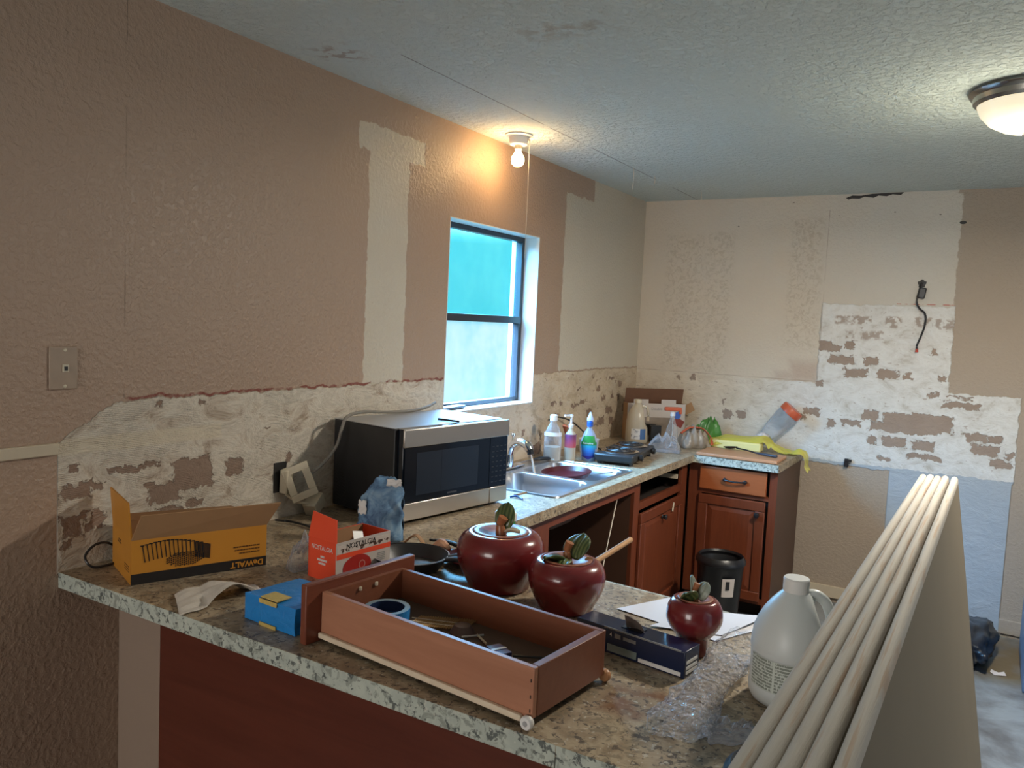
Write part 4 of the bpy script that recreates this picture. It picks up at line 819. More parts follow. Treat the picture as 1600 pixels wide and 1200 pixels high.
bm = nb(); bmesh.ops.create_cube(bm, size=1, matrix=Matrix.Translation((.0875, .075, .0315)) @ Matrix.Diagonal((.175, .155, .061, 1)))
bmesh.ops.subdivide_edges(bm, edges=bm.edges, cuts=6, use_grid_fill=True)
for v in bm.verts:
    nn = noise.noise(v.co*22)*.004; v.co += Vector((nn, noise.noise(v.co*19+Vector((5, 0, 0)))*.003, nn if v.co.z > .01 else 0))
    v.co.x += .012*(v.co.y/.15) if v.co.z > .05 else 0
obj('tape_wrapping', bm, M['bluetape'], bl, smooth=True, ang=50)
ylw = simple('yellow_label', (.55, .40, .12), .5, scale=90, var=.3)
bm = nb(); bx(bm, (.085, -.0055, .058), (.06, .002, .010)); bx(bm, (.085, .018, .0655), (.058, .042, .002)); obj('yellow_label', bm, ylw, bl)
bm = nb(); bx(bm, (.085, -.0058, .004), (.058, .002, .008)); obj('yellow_label', bm, ylw, bl)
bm = nb(); bx(bm, (.1795, .05, .012), (.002, .08, .018)); obj('open_end', bm, M['kraft'], bl)
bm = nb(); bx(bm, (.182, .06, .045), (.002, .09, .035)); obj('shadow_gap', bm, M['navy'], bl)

# ================================================================== LOOSE DRAWER
dw = thing('loose_drawer', 'empty cherry drawer pulled out and set on the peninsula worktop', 'drawer', (.873, -3.935, CH), math.atan2(-.062, .572))
DL, DW, dz0, dz1, tk = .578, .250, .018, .112, .013
bm = nb(); bb(bm, .0, DL, 0, tk, dz0, dz1); obj('side_panel', bm, M['box_side'], dw, bevel=.0015)
bm = nb(); bb(bm, .0, DL, DW-tk, DW, dz0, dz1); obj('side_panel', bm, M['box_in'], dw, bevel=.0015)
bm = nb(); bb(bm, DL-tk-.003, DL+.001, tk, DW-tk, dz0, dz1); obj('end_panel', bm, M['box_in'], dw, bevel=.0015)
bm = nb(); bb(bm, .0, tk, tk, DW-tk, dz0, dz1); obj('end_panel', bm, M['box_in'], dw)
bm = nb(); bb(bm, tk, DL-tk-.003, tk, DW-tk, dz0+.018, dz0+.023); obj('bottom', bm, M['box_bottom'], dw)
bm = nb(); bb(bm, -.020, -.001, -.042, DW+.045, 0.0, .134)
fo = obj('front_board', bm, wood('cherry_front_wood', (.13, .032, .018), (.24, .070, .036), .38, 'Y'), dw, bevel=.003)
rail = simple('cream_rail', (.72, .60, .45), .4, scale=60, var=.1)
bm = nb(); bb(bm, .002, DL-.02, -.010, 0, .010, .022); r_ = obj('runner', bm, rail, dw, bevel=.002)
bm = nb(); lathe(bm, [(.004, -.004), (.011, -.004), (.013, 0), (.013, .006), (.011, .009), (.004, .009)], 20, axis=(0, -1, 0), o=(DL-.005, -.006, .0135)); obj('wheel', bm, M['white'], r_, smooth=True)
bm = nb(); lathe(bm, [(0, .010), (.005, .010), (.006, 0)], 12, axis=(0, -1, 0), o=(DL-.005, -.006, .0135)); obj('axle', bm, M['greymetal'], r_)
bm = nb(); bb(bm, .002, DL-.02, DW, DW+.010, .010, .022); r_ = obj('runner', bm, rail, dw, bevel=.002)
bm = nb(); lathe(bm, [(.0, -.004), (.011, -.004), (.013, 0), (.013, .006), (.011, .009), (0, .009)], 20, axis=(0, 1, 0), o=(DL-.002, DW+.006, .0135)); obj('wheel', bm, simple('orange_nylon', (.45, .22, .10), .4), r_, smooth=True)
bm = nb(); [bx(bm, (DL-.006, -.0005, zz), (.002, .001, .006)) for zz in (.032, .058, .088)]; obj('staple_marks', bm, M['inkblack'], dw)
for yy in (.10, .15): bm = nb(); bx(bm, (tk+.002, yy, .098), (.006, .006, .008), .5); obj('screw', bm, M['cream'], dw)
def dpt(x, y, z=.042): a = dw.rotation_euler.z; return (.873+x*math.cos(a)-y*math.sin(a), -3.935+x*math.sin(a)+y*math.cos(a), CH+z)
tr = thing('tape_roll', 'roll of blue masking tape inside the loose drawer', 'tape', dpt(.085, .118), .2)
bm = nb(); lathe(bm, [(.040, 0), (.052, 0), (.052, .026), (.040, .026), (.040, 0)], 40); obj('tape', bm, [M['bluetape']], tr, smooth=True, ang=40)
bm = nb(); lathe(bm, [(.0400, .0265), (.0520, .0265)], 40); obj('tape_edge', bm, simple('grey_tape_edge', (.22, .30, .36), .6), tr)
bm = nb(); lathe(bm, [(.0395, .001), (.0395, .0262)], 40); obj('core', bm, simple('dark_blue_core', (.01, .03, .10), .5), tr, smooth=True)
ns = thing('nail_strip', 'collated strip of brass coloured nails in the loose drawer', 'nails', dpt(.195, .165, .0425), .35)
bm = nb()
for i in range(24): tube(bm, [(i*.0055-.06, -.032+i*.0006, .004), (i*.0055-.045, .032+i*.0006, .004)], .0017, 6, sm=0)
obj('nails', bm, M['copper'], ns)
bm = nb(); [bx(bm, (.004, yy, .0062), (.13, .003, .001)) for yy in (-.01, .01)]; obj('paper_band', bm, M['cream'], ns)
bm = nb(); bx(bm, (0, 0, .006), (.05, .032, .012)); bs = single('sandpaper_pack', bm, simple('dark_blue_card', (.03, .035, .12), .4), 'small dark blue packet with a grey strap at the right end of the loose drawer', 'packet', loc=dpt(.395, .135), rz=-.5)
bm = nb(); bx(bm, (0, 0, .0127), (.008, .033, .001)); obj('strap', bm, M['greymetal'], bs)
for i, (x_, y_, a_, l_, lab, mt) in enumerate(((.30, .165, .9, .05, 'short thin metal rod lying in the middle of the loose drawer', 'greymetal'), (.325, .165, -.6, .05, 'pale wooden stick lying in the middle of the loose drawer', 'cream'), (.45, .16, .5, .06, 'dark screw lying at the right end of the loose drawer', 'black'))):
    bm = nb(); tube(bm, [(-l_/2, 0, .004), (l_/2, 0, .004)], .0025, 6, sm=0); single('metal_rod' if i != 2 else 'screw_bit', bm, M[mt], lab, 'rod', loc=dpt(x_, y_), rz=a_)
bm = nb(); lathe(bm, [(0, .02), (.018, .016), (.028, 0)], 20); single('rubber_cap', bm, simple('grey_rubber', (.12, .075, .065), .6), 'dull brown cap between the nails and the blue packet in the drawer', 'cap', loc=dpt(.262, .175), smooth=True)

# ================================================================== RED CARTON, BLUE BAG
rb = thing('red_carton', 'open red and white carton with a tall red end flap behind the loose drawer', 'box', (.640, -3.640, CH), 0)
ux = Vector((.10, .99, 0)).normalized(); vx = Vector((-.98, .2, 0)).normalized(); vx = Vector((-ux.y, ux.x, 0))
rb.rotation_euler.z = math.atan2(ux.y, ux.x)
RL, RD, RZ = .200, .115, .112; tk = .0025
bm = nb(); bb(bm, 0, RL, 0, tk, 0, RZ); obj('front_panel', bm, M['boxwhite'], rb)
bm = nb(); bb(bm, 0, tk, tk, RD, 0, RZ); obj('side_panel', bm, M['redbox'], rb)
bm = nb(); v = [bm.verts.new(p) for p in ((0, 0, RZ), (0, RD, RZ), (.010, RD-.006, RZ+.070), (.010, .012, RZ+.060))]; bm.faces.new(v); obj('end_flap', bm, M['redbox'], rb, solid=.0025)
bm = nb(); bb(bm, 0, RL, RD-tk, RD, 0, RZ); bb(bm, RL-tk, RL, tk, RD-tk, 0, RZ); bb(bm, tk, RL-tk, tk, RD-tk, 0, tk); obj('body', bm, M['redbox'], rb)
bm = nb(); bb(bm, tk+.0003, RL-tk, RD-tk-.001, RD-tk, .005, RZ-.001); bb(bm, tk, tk+.001, tk+.001, RD-tk, .005, RZ+.001); obj('inner_lining', bm, M['kraft'], rb)
m = Mt('torn_print', .5); m.col(m.mix(m.math('MULTIPLY', m.step(m.noise(60, 4), .53, .60), m.math('LESS_THAN', m.sep()[2], .094)), (.58, .50, .45), (.07, .03, .02))); bm = nb(); bb(bm, .002, RL-.002, -.0008, 0, .082, .104); obj('torn_title_band', bm, m.m, rb)
bm = nb(); bb(bm, .0, RL, -.0006, 0, .066, .080); obj('red_stripe', bm, M['redbox'], rb)
text('lettering', 'NOSTALGIA', .020, M['inkblack'], rb, (.088, -.0012, .0975), (PI/2, 0, 0), .0003)
text('lettering', 'NOSTALGIA', .0175, M['inkwhite'], rb, (-.0008, .058, .088), (PI/2, 0, -PI/2), .0003, squash=.9)
bm = nb()
for i, w_ in enumerate((.012, .026, .018)):
    for q_ in range(int(w_/.0025)): bb(bm, -.0010, 0, .058-w_/2*1.6+q_*.004, .058-w_/2*1.6+q_*.004+.003, .062-i*.0095, .0675-i*.0095)
obj('small_print', bm, M['inkwhite'], rb)
bm = nb(); lathe(bm, [(0, 0), (1, 0)], 40, axis=(0, -1, 0), o=(0, 0, 0))
for v in bm.verts: v.co = Vector((.075+v.co.x*.052, -.0009, .036+max(v.co.z*.032, -.026)-(.0)))
bmesh.ops.delete(bm, geom=[v for v in bm.verts if 0], context='VERTS'); obj('printed_appliance', bm, simple('printed_red', (.38, .025, .02), .35, scale=60), rb)
bm = nb(); lathe(bm, [(.009, 0), (.012, 0)], 30, axis=(0, -1, 0), o=(.092, -.0013, .038)); obj('printed_dial', bm, simple('printed_pale_red', (.5, .2, .17), .4), rb)
bm = nb(); [bb(bm, .15, .18, -.0012, -.0006, .035+i*.005, .037+i*.005) for i in range(5)]; obj('small_print', bm, M['inkgrey'], rb)
bm = nb(); bx(bm, (.095, .02, RZ-.001), (.035, .002, .030), rot=Matrix.Rotation(-.5, 4, 'X') @ Matrix.Rotation(.2, 4, 'Y')); obj('paper_tag', bm, M['white'], rb)

bg = thing('paper_bag', 'torn blue patterned paper bag standing against the corner of the microwave', 'bag', (.435, -3.215, CH), .42)
def fb(side):
    def f(u, v):
        x = (u-.5)*.155; topz = .205-.09*max(0, (.42-u))*2.0-.03*max(0, u-.8)*5+.010*noise.noise(Vector((u*14, 0, 3)))
        z = v*topz; bul = .034*math.sin(PI*min(1, u))**.5*(1-.75*v**1.5)+.004
        return Vector((x*(1-.10*v)+.01*noise.noise(Vector((v*5, side, 1))), side*bul+.012*noise.noise(Vector((u*4, v*4, side))), z))
    return f
bm = nb(); sheet(bm, fb(-1), 26, 20); obj('front_side', bm, M['bluebag'], bg, smooth=True, ang=180, solid=.001)
bm = nb(); sheet(bm, fb(1), 26, 20); obj('back_side', bm, M['bluebag'], bg, smooth=True, ang=180, solid=.001)
def tornp(x0, x1, z0, z1, sd):
    bm = nb(); sheet(bm, lambda u, v: Vector((x0+(x1-x0)*u+.006*noise.noise(Vector((v*4, sd, 0))), -.043+.022*((z0+z1)/2/.2)+.004*noise.noise(Vector((u*3, v*3, sd))), z0+(z1-z0)*v+.008*noise.noise(Vector((u*4, sd, 3))))), 10, 8); return bm
obj('torn_lining', tornp(-.066, -.040, .085, .130, 2), M['white'], bg, smooth=True, solid=.001)
obj('torn_lining', tornp(.022, .070, .180, .203, 6), M['white'], bg, smooth=True, solid=.001)

# ================================================================== PAN AND UTENSILS BEHIND THE DRAWER
pn = thing('skillet', 'black skillet with two handles behind the loose drawer', 'pan', (.705, -3.40, CH))
bm = nb(); lathe(bm, [(0, .004), (.085, .004), (.105, .035), (.112, .042), (.108, .044), (.098, .036), (.082, .010), (0, .009)], 44); obj('body', bm, M['blackm'], pn, smooth=True)
bm = nb(); lathe(bm, [(.1085, .0425), (.1125, .0435), (.1085, .0455)], 44); obj('rim', bm, M['greymetal'], pn, smooth=True)
for (ax_, l_) in (((.84, .40), .22), ((.93, .20), .20)):
    a = Vector((ax_[0], ax_[1], 0)).normalized(); bm = nb(); tube(bm, [a*.108+Vector((0, 0, .040)), a*.14+Vector((0, 0, .046)), a*l_+Vector((0, 0, .048))], [.010, .014, .018], 10, flat=.6); obj('handle', bm, M['black'], pn, smooth=True)
def stick(name, label, cat, pts, r, mat, flat=1): bm = nb(); tube(bm, pts, r, 10, flat=flat); return single(name, bm, mat, label, cat, smooth=True)
Z0 = CH
stick('spatula', 'long dark grey spatula behind the skillet', 'utensil', [(.50, -3.30, Z0+.012), (.56, -3.275, Z0+.016), (.64, -3.24, Z0+.014), (.73, -3.20, Z0+.012)], [.006, .022, .022, .010], M['blackm'], .3)
stick('knife', 'black handled knife lying beside the red canister', 'utensil', [(.64, -3.22, Z0+.035), (.72, -3.21, Z0+.035), (.80, -3.20, Z0+.012)], [.006, .012, .012], M['black'], .6)
stick('tag', 'brown paper tag curled on the black spatula', 'tag', [(.60, -3.30, Z0+.035), (.63, -3.28, Z0+.060), (.655, -3.27, Z0+.032)], [.010, .012, .014], M['kraft'], .25)
stick('garlic_bulb', 'pale orange crumpled wrapper on the red plate', 'wrapper', [(.70, -3.28, Z0+.03), (.72, -3.27, Z0+.045), (.745, -3.27, Z0+.03)], [.012, .018, .012], simple('pale_orange', (.50, .26, .15), .6))
bpy.data.objects['garlic_bulb'].name = 'wrapper'
bm = nb(); lathe(bm, [(0, .006), (.075, .008), (.095, .022), (.092, .024), (.07, .012), (0, .010)], 36); single('plate', bm, simple('red_plate', (.20, .015, .02), .3), 'dark red plate between the skillet and the largest canister', 'plate', loc=(.83, -3.24, CH), smooth=True)
bm = nb(); bx(bm, (0, 0, .04), (.04, .028, .028), .4); single('label_card', bm, M['boxwhite'], 'small pale printed card beside the red plate', 'card', loc=(.80, -3.22, CH), bevel=.002)
# green tub and pink tub
t = thing('food_tub', 'white capped tub with green and blue sides behind the largest canister', 'tub', (.872, -3.155, CH))
bm = nb(); lathe(bm, [(0, 0), (.028, 0), (.031, .01), (.031, .127)], 28); m = Mt('green_over_blue', .3); m.col(m.ramp(m.math('MULTIPLY', m.sep()[2], 8), [(.80, (.02, .07, .20)), (.86, (.02, .16, .10)), (.88, (.03, .22, .04))])); obj('body', bm, m.m, t, smooth=True)
bm = nb(); lathe(bm, [(.033, .125), (.034, .128), (.034, .146), (.031, .150), (0, .150)], 28); obj('lid', bm, M['white'], t, smooth=True)
t = thing('food_tub', 'small tub with pink red lid to the right behind the largest canister', 'tub', (.930, -3.180, CH))
bm = nb(); lathe(bm, [(0, 0), (.030, 0), (.034, .085)], 28); obj('body', bm, simple('red_tub', (.40, .02, .03), .3), t, smooth=True)
bm = nb(); lathe(bm, [(.036, .083), (.037, .095), (.033, .100), (.028, .096), (0, .096)], 28); obj('lid', bm, simple('pink_red_lid', (.58, .06, .09), .25), t, smooth=True)

crumple(.478, -3.585, .05, .11, .075, 1.3, M['wrap'], 'plastic_bag', 'clear plastic bag behind the blue taped box', 'bag', 31)
crumple(.80, -3.11, .05, .24, .022, .75, clear('tan_film', (.95, .85, .6), .25, .45, .6, 30, body=(.42, .30, .13)), 'plastic_film', 'tan plastic film on the worktop behind the black utensils', 'plastic', 37)
stick('twist_tie', 'small blue and brown twisted clip on the worktop in front of the sink', 'clip', [(.44, -2.40, CH+.004), (.465, -2.385, CH+.008), (.50, -2.40, CH+.004)], .004, M['blue'])
bm = nb(); tube(bm, [(.43, -2.345, CH+.004), (.46, -2.375, CH+.012), (.485, -2.34, CH+.02)], .0045, 8); o = obj('loop', bm, M['kraft'], bpy.data.objects['twist_tie'], smooth=True)

# ================================================================== APPLE CANISTERS
def canister(label, loc, R, Hb, low, leafspec, rz, stemh=.035, waist=.06):
    t = thing('apple_canister', label, 'canister', loc, rz, 'red apple canisters on the peninsula')
    prof = [(0, 0), (low*.95, 0), (low, .03), (low*1.03, waist)]+[(low*1.03+(1-low*1.03)*math.sin(k*PI/2)**1.05, waist+(.66-waist)*k) for k in (.15, .3, .45, .6, .75, .9, 1.0)]+[(.99, .74), (.955, .83), (.88, .91), (.78, .965), (.69, .985), (.62, .97), (.60, .945)]
    bm = nb(); lathe(bm, [(r*R, z*Hb) for r, z in prof], 56); obj('body', bm, M['apple'], t, smooth=True, ang=80)
    bm = nb(); lathe(bm, [(r*R, z*Hb) for r, z in ((.60, .955), (.635, .985), (.60, 1.0), (.50, .985), (.36, .95), (.20, .92), (.0, .915))], 48); l = obj('lid', bm, M['applelid'], t, smooth=True, ang=80)
    bm = nb(); s = R/.12; z0 = Hb*.915
    tube(bm, [(0, 0, z0), (-.004*s, 0, z0+stemh*.6), (.004*s, .002, z0+stemh)], [.016*s, .011*s, .014*s], 12); obj('stem', bm, M['stem'], l, smooth=True)
    for (ang, ln, wd, tilt, mt, roll) in leafspec:
        bm = nb()
        def lf(u, v):
            a = (v-.5)*2; w = wd*math.sin(PI*min(1, u*.93+.07))**.5; return Vector((u*ln, a*w/2, .006*math.sin(PI*u)+.004*abs(a)*-1+.0015*math.sin(a*9)))
        sheet(bm, lf, 14, 12)
        o = obj('leaf', bm, mt, l, smooth=True, ang=180, solid=.006*s); o.rotation_euler = Euler((roll, -tilt, ang)); o.location = (.012*s*math.cos(ang), .012*s*math.sin(ang), z0+.012*s)
    return t
CR = CAMR
canister('largest of the three red apple shaped ceramic canisters', (.990, -3.372, CH), .120, .158, .70, [(CR+1.2, .075, .055, 1.15, M['leaf'], 0.0), (CR-.5, .045, .016, .15, M['cream'], 0)], 0, .048)
canister('middle sized red apple shaped canister with a round green leaf', (1.215, -3.412, CH), .099, .132, .68, [(CR+.75, .074, .088, .85, M['leaf'], -.15), (CR-2.7, .060, .045, .15, M['leaf'], .3), (CR-1.9, .055, .040, -.1, M['leaf'], .2)], 0, .052)
canister('smallest red apple shaped canister with narrow foot beside the glossy carton', (1.573, -3.482, CH), .063, .128, .58, [(CR-2.4, .045, .040, .5, M['leaf'], .7), (CR+.1, .042, .036, 1.1, M['leafpale'], .6), (CR+1.8, .05, .02, 1.25, M['leafpale'], .2)], 0, .042, .30)
bm = nb(); tube(bm, [(1.262, -3.385, 1.036), (1.242, -3.31, 1.012), (1.2197, -3.0036, 1.003)], [.012, .0075, .0085], 12); single('wooden_spoon', bm, M['spoonwood'], 'wooden spoon handle sticking out behind the middle canister', 'spoon', smooth=True)

# navy carton with torn flap, papers
nv = thing('long_carton', 'long navy blue printed carton with a torn top between drawer and smallest canister', 'box', (1.605, -3.632, CH), math.atan2(-.02, .19))
nv.rotation_euler.z = math.atan2(.03, -.19)+PI
# local x from left(-) to 0 at right-front corner
bm = nb(); bb(bm, -.275, 0, 0, .066, 0, .058); obj('body', bm, M['navy'], nv, bevel=.002)
bm = nb(); bb(bm, -.11, -.008, -.0012, 0, .004, .0125); obj('white_strip', bm, M['inkwhite'], nv)
bm = nb(); bb(bm, -.19, -.115, -.0012, 0, .006, .022); obj('grey_strip', bm, simple('grey_green_print', (.22, .27, .25), .4), nv)
bm = nb(); bb(bm, -.2, -.01, -.0008, .0012, .0555, .0590); obj('silver_edge', bm, M['inkgrey'], nv)
bm = nb(); [bb(bm, 0, .0012, .008, .056, z_, z_+.006) for z_ in (.008, .018, .030)]; obj('end_print', bm, M['inkwhite'], nv)
text('lettering', '4', .012, M['inkwhite'], nv, (-.182, -.0012, .044), (PI/2, 0, 0), .0003)
bm = nb(); bb(bm, -.172, -.157, -.0012, 0, .039, .049); bb(bm, -.150, -.118, -.0012, 0, .040, .047); obj('grey_marks', bm, M['inkgrey'], nv)
bm = nb(); sheet(bm, lambda u, v: Vector((-.16+u*.045, .028+.01*math.sin(u*3), .0585+v*.032*(1-.5*u)+.004*noise.noise(Vector((u*4, v*3, 0)))))-Vector((0, v*.012, 0)), 8, 6); obj('torn_flap', bm, simple('grey_card', (.20, .165, .15), .7), nv, solid=.0012)
bm = nb(); bb(bm, -.17, -.12, .022, .05, .0582, .0595); obj('torn_opening', bm, M['inkblack'], nv)
bm = nb(); sheet(bm, lambda u, v: Vector((1.325, -3.335, 0)).lerp(Vector((1.405, -3.170, 0)), v)+Vector((.275, -.055, CH+.0025+.002*noise.noise(Vector((u*3, v*3, 1)))))*u+Vector((0, 0, (CH+.0025)*(1-u))), 10, 10)
single('paper_sheet', bm, M['paper'], 'blank white sheet of paper under the smallest canister', 'paper', solid=.0006)
bm = nb(); sheet(bm, lambda u, v: Vector((1.44, -3.40, 0)).lerp(Vector((1.50, -3.215, 0)), v)+Vector((.165, .05, 0))*u+Vector((0, 0, CH+.0045+.006*u*u*v)), 10, 10)
single('paper_sheet', bm, M['paper'], 'second white sheet with a lifted corner toward the white jug', 'paper', solid=.0006)

# bubble wrap
def fbw(u, v):
    a = Vector((1.668, -3.43, 0)); b = Vector((1.672, -3.885, 0)); p = a.lerp(b, u)
    w = .036+.012*u+.005*math.sin(u*9); th = v*2*PI
    nz = noise.noise(Vector((u*9, math.cos(th)*1.3, math.sin(th)*1.3))); n2 = noise.noise(Vector((u*17+math.cos(th), math.cos(th)*2, math.sin(th)*2)))
    r = 1+.26*nz+.14*abs(n2)*2
    px = math.cos(th)*w*r; pz = max(-.9, math.sin(th))*(.030-.012*u)*r*(1+.5*math.cos(th)*-1*.3)
    return Vector((p.x+px, p.y+px*.12, CH+.030-.010*u+pz))
bm = nb(); sheet(bm, fbw, 70, 44); bmesh.ops.remove_doubles(bm, verts=bm.verts, dist=.0003)
for v in bm.verts: v.co.z = max(v.co.z, CH+.002)
single('bubble_wrap', bm, M['bubble'], 'long crumpled roll of clear bubble wrap beside the white jug', 'bubble wrap', smooth=True, ang=180)
crumple(1.755, -3.81, .06, .10, .022, .6, M['wrap'], 'plastic_scrap', 'small crumpled clear plastic scrap left of the drywall sheets', 'plastic', 21, amp=.5)
bm = nb(); lathe(bm, [(0, .02), (.030, .018), (.042, .008), (.044, 0)], 26, fn=lambda p, a: Vector((p.x*.8, p.y*1.5, p.z))); single('black_cap', bm, M['black'], 'black oval plastic cap at the near end of the peninsula', 'dish', loc=(1.805, -3.905, CH+.001), smooth=True)  # unclear black plastic shape, modelled as a flat oval cap

# ================================================================== WHITE JUG
jg = thing('plastic_jug', 'white one gallon plastic jug with printed label on the peninsula', 'jug', (1.806, -3.590, CH))
JH = .25
prof = [(0, 0), (.060, 0), (.071, .004), (.076, .014), (.077, .03), (.0755, .034), (.0755, .100), (.077, .104), (.0765, .120), (.0735, .140), (.067, .160), (.057, .180), (.044, .199), (.032, .213), (.025, .220), (.022, .2235)]
bm = nb(); jug_shape(bm, .077, .245, CAMR+.05, prof, .02); obj('body', bm, M['jug'], jg, smooth=True, ang=70)
bm = nb(); lathe(bm, [(.023, .219), (.0245, .222), (.0245, .246), (.023, .2485), (0, .249)], 36, fn=lambda p, a: Vector((p.x*(1+.015*math.cos(a*36)), p.y*(1+.015*math.cos(a*36)), p.z))); obj('cap', bm, M['white'], jg, smooth=True, ang=30)
ax = Vector((math.cos(CAMR+.05), math.sin(CAMR+.05), 0)); Zv = Vector((0, 0, 1))
bm = nb(); tube(bm, [ax*.020+Zv*.212, ax*.040+Zv*.214, ax*.060+Zv*.202, ax*.073+Zv*.176, ax*.077+Zv*.146, ax*.072+Zv*.112], [.011, .011, .0105, .010, .010, .012], 14); obj('handle', bm, M['jug'], jg, smooth=True)
# label: columns of small print round the body
dv = Vector((.42, -.907, 0)); tv = Vector((.907, .42, 0))
bm = nb(); lathe(bm, [(.0768, .036), (.0768, .098)], 96, fn=lambda p, a: p*(1+.02*abs(math.cos(2*a))**1.5) if 0 else Vector((p.x*(1+.02*abs(math.cos(2*a))**1.5), p.y*(1+.02*abs(math.cos(2*a))**1.5), p.z)))
bmesh.ops.delete(bm, geom=[v for v in bm.verts if Vector((v.co.x, v.co.y, 0)).normalized().dot(dv) < .15], context='VERTS')
m = Mt('jug_label', .45); P = m.sep(); k = m.n.new('ShaderNodeVectorMath'); k.operation = 'DOT_PRODUCT'; m.l.new(m.pos(), k.inputs[0]); k.inputs[1].default_value = tuple(tv); tt = k.outputs['Value']
rows = m.math('GREATER_THAN', m.math('FRACT', m.math('MULTIPLY', P[2], 165)), .30)
colsx = m.math('GREATER_THAN', m.math('FRACT', m.math('ADD', m.math('MULTIPLY', tt, 28), .35)), .10)
wrd = m.math('GREATER_THAN', m.noise(420, 1, m.mapping((1, 1, .3))), .40)
para = m.step(m.noise(60, 1, m.mapping((.1, .1, 1))), .34, .38)
ink = m.math('MULTIPLY', m.math('MULTIPLY', rows, colsx), m.math('MULTIPLY', wrd, para))
m.col(m.mix(m.math('MULTIPLY', ink, .75), (.60, .64, .58), (.10, .12, .09))); obj('label_print', bm, m.m, jg, smooth=True)
bm = nb(); lathe(bm, [(.0775, .042), (.0775, .052)], 96, fn=lambda p, a: Vector((p.x*(1+.02*abs(math.cos(2*a))**1.5), p.y*(1+.02*abs(math.cos(2*a))**1.5), p.z)))
bmesh.ops.delete(bm, geom=[v for v in bm.verts if not (.50 < Vector((v.co.x, v.co.y, 0)).normalized().dot(tv) < .68 and v.co.dot(dv) > 0)], context='VERTS'); obj('red_mark', bm, simple('crimson_print', (.35, .02, .05), .4), jg)

# ================================================================== DRYWALL SHEETS
slope = .150
ang = math.atan(slope); SH = 1.2225
def board():
    bm = nb(); t2 = .0095; R_ = .0064; prof = [(-t2, 0), (t2, 0)]
    for i in range(7): a = PI*i/6; prof.append((t2*math.cos(a), SH-.0085+.0085*math.sin(a)))
    a0 = [bm.verts.new((p[0], -1.22, p[1])) for p in prof]; b0 = [bm.verts.new((p[0], 1.22, p[1])) for p in prof]; n = len(prof)
    for i in range(n): bm.faces.new((a0[i], a0[(i+1) % n], b0[(i+1) % n], b0[i]))
    bm.faces.new(a0); bm.faces.new(b0[::-1]); return bm
labs = ['leftmost drywall sheet of the leaning stack, next to the white jug', 'second drywall sheet from the left in the leaning stack', 'middle drywall sheet of the leaning stack, with a tan stained edge', 'fourth drywall sheet from the left in the leaning stack', 'rightmost drywall sheet of the stack, showing its whole brown face']
tops = [(1.944, .0), (1.9645, .008), (1.985, -.006), (2.0058, .004), (2.032, -.002)]
proto = None
for i, (tx, dy) in enumerate(tops):
    if proto is None:
        proto = thing('drywall_sheet', labs[0], 'drywall', (0, 0, 0), 0, 'drywall sheets leaning on the peninsula end')
        fr = obj('sheet', board(), M['drywallpaper'], proto)
        bm = nb()
        V = [(-.0099, SH-.035)]+[(-.0099*math.cos(PI*i/12), SH-.0085+.0103*math.sin(PI*i/12)) for i in range(13)]+[(.0099, SH-.018)]
        A = [bm.verts.new((p[0], -1.221, p[1])) for p in V]; B = [bm.verts.new((p[0], 1.221, p[1])) for p in V]
        for k in range(len(V)-1): bm.faces.new((A[k], A[k+1], B[k+1], B[k]))
        for arr in (A, B): bm.faces.new(arr)
        tp = obj('edge_paper', bm, M['dryedge'], proto, smooth=True, ang=60); o = proto
    else:
        o = proto.copy(); COL.objects.link(o); o['label'] = labs[i]
        for ch in (fr, tp): c_ = ch.copy(); COL.objects.link(c_); c_.parent = o
    yc = -3.60+dy
    # lean: bottom further right; the row is turned very slightly
    o.rotation_euler = (0, -ang, -.0125)
    topx = tx-.0125*1.24+.0
    o.location = (topx+math.sin(ang)*SH, yc, .002+.0064*math.sin(ang)); o.location.z = .003+.0010*i


# ================================================================== TRASH CAN, FLOOR THINGS
tcn = thing('trash_can', 'black plastic trash can with white sticker on the floor in the corner', 'trash can', (.93, -.95, 0))
bm = nb(); sc = lambda p, a: Vector((p.x, p.y, p.z))
lathe(bm, [(0, .005), (.095, .0), (.1, .01), (.124, .385), (.130, .39), (.130, .410), (.122, .412), (.116, .40), (.094, .02), (0, .018)], 40); obj('body', bm, M['black'], tcn, smooth=True, ang=50)
bm = nb(); lathe(bm, [(.132, .392), (.134, .40), (.132, .412), (.118, .432), (.112, .42), (.118, .40)], 40); obj('rim', bm, M['black'], tcn, smooth=True)
bm = nb(); lathe(bm, [(.1178, .235), (.1242, .335)], 80); dv2 = Vector((.60, -.80, 0)); bmesh.ops.delete(bm, geom=[v for v in bm.verts if Vector((v.co.x, v.co.y, 0)).normalized().dot(dv2) < .955], context='VERTS')
for v in bm.verts: v.co.x *= 1.012; v.co.y *= 1.012
st = obj('sticker', bm, M['boxwhite'], tcn)
bm = nb(); lathe(bm, [(.1222, .275), (.1243, .322)], 80); bmesh.ops.delete(bm, geom=[v for v in bm.verts if Vector((v.co.x, v.co.y, 0)).normalized().dot(dv2) < .992], context='VERTS')
for v in bm.verts: v.co.x *= 1.025; v.co.y *= 1.025
obj('printed_can', bm, M['inkblack'], st)
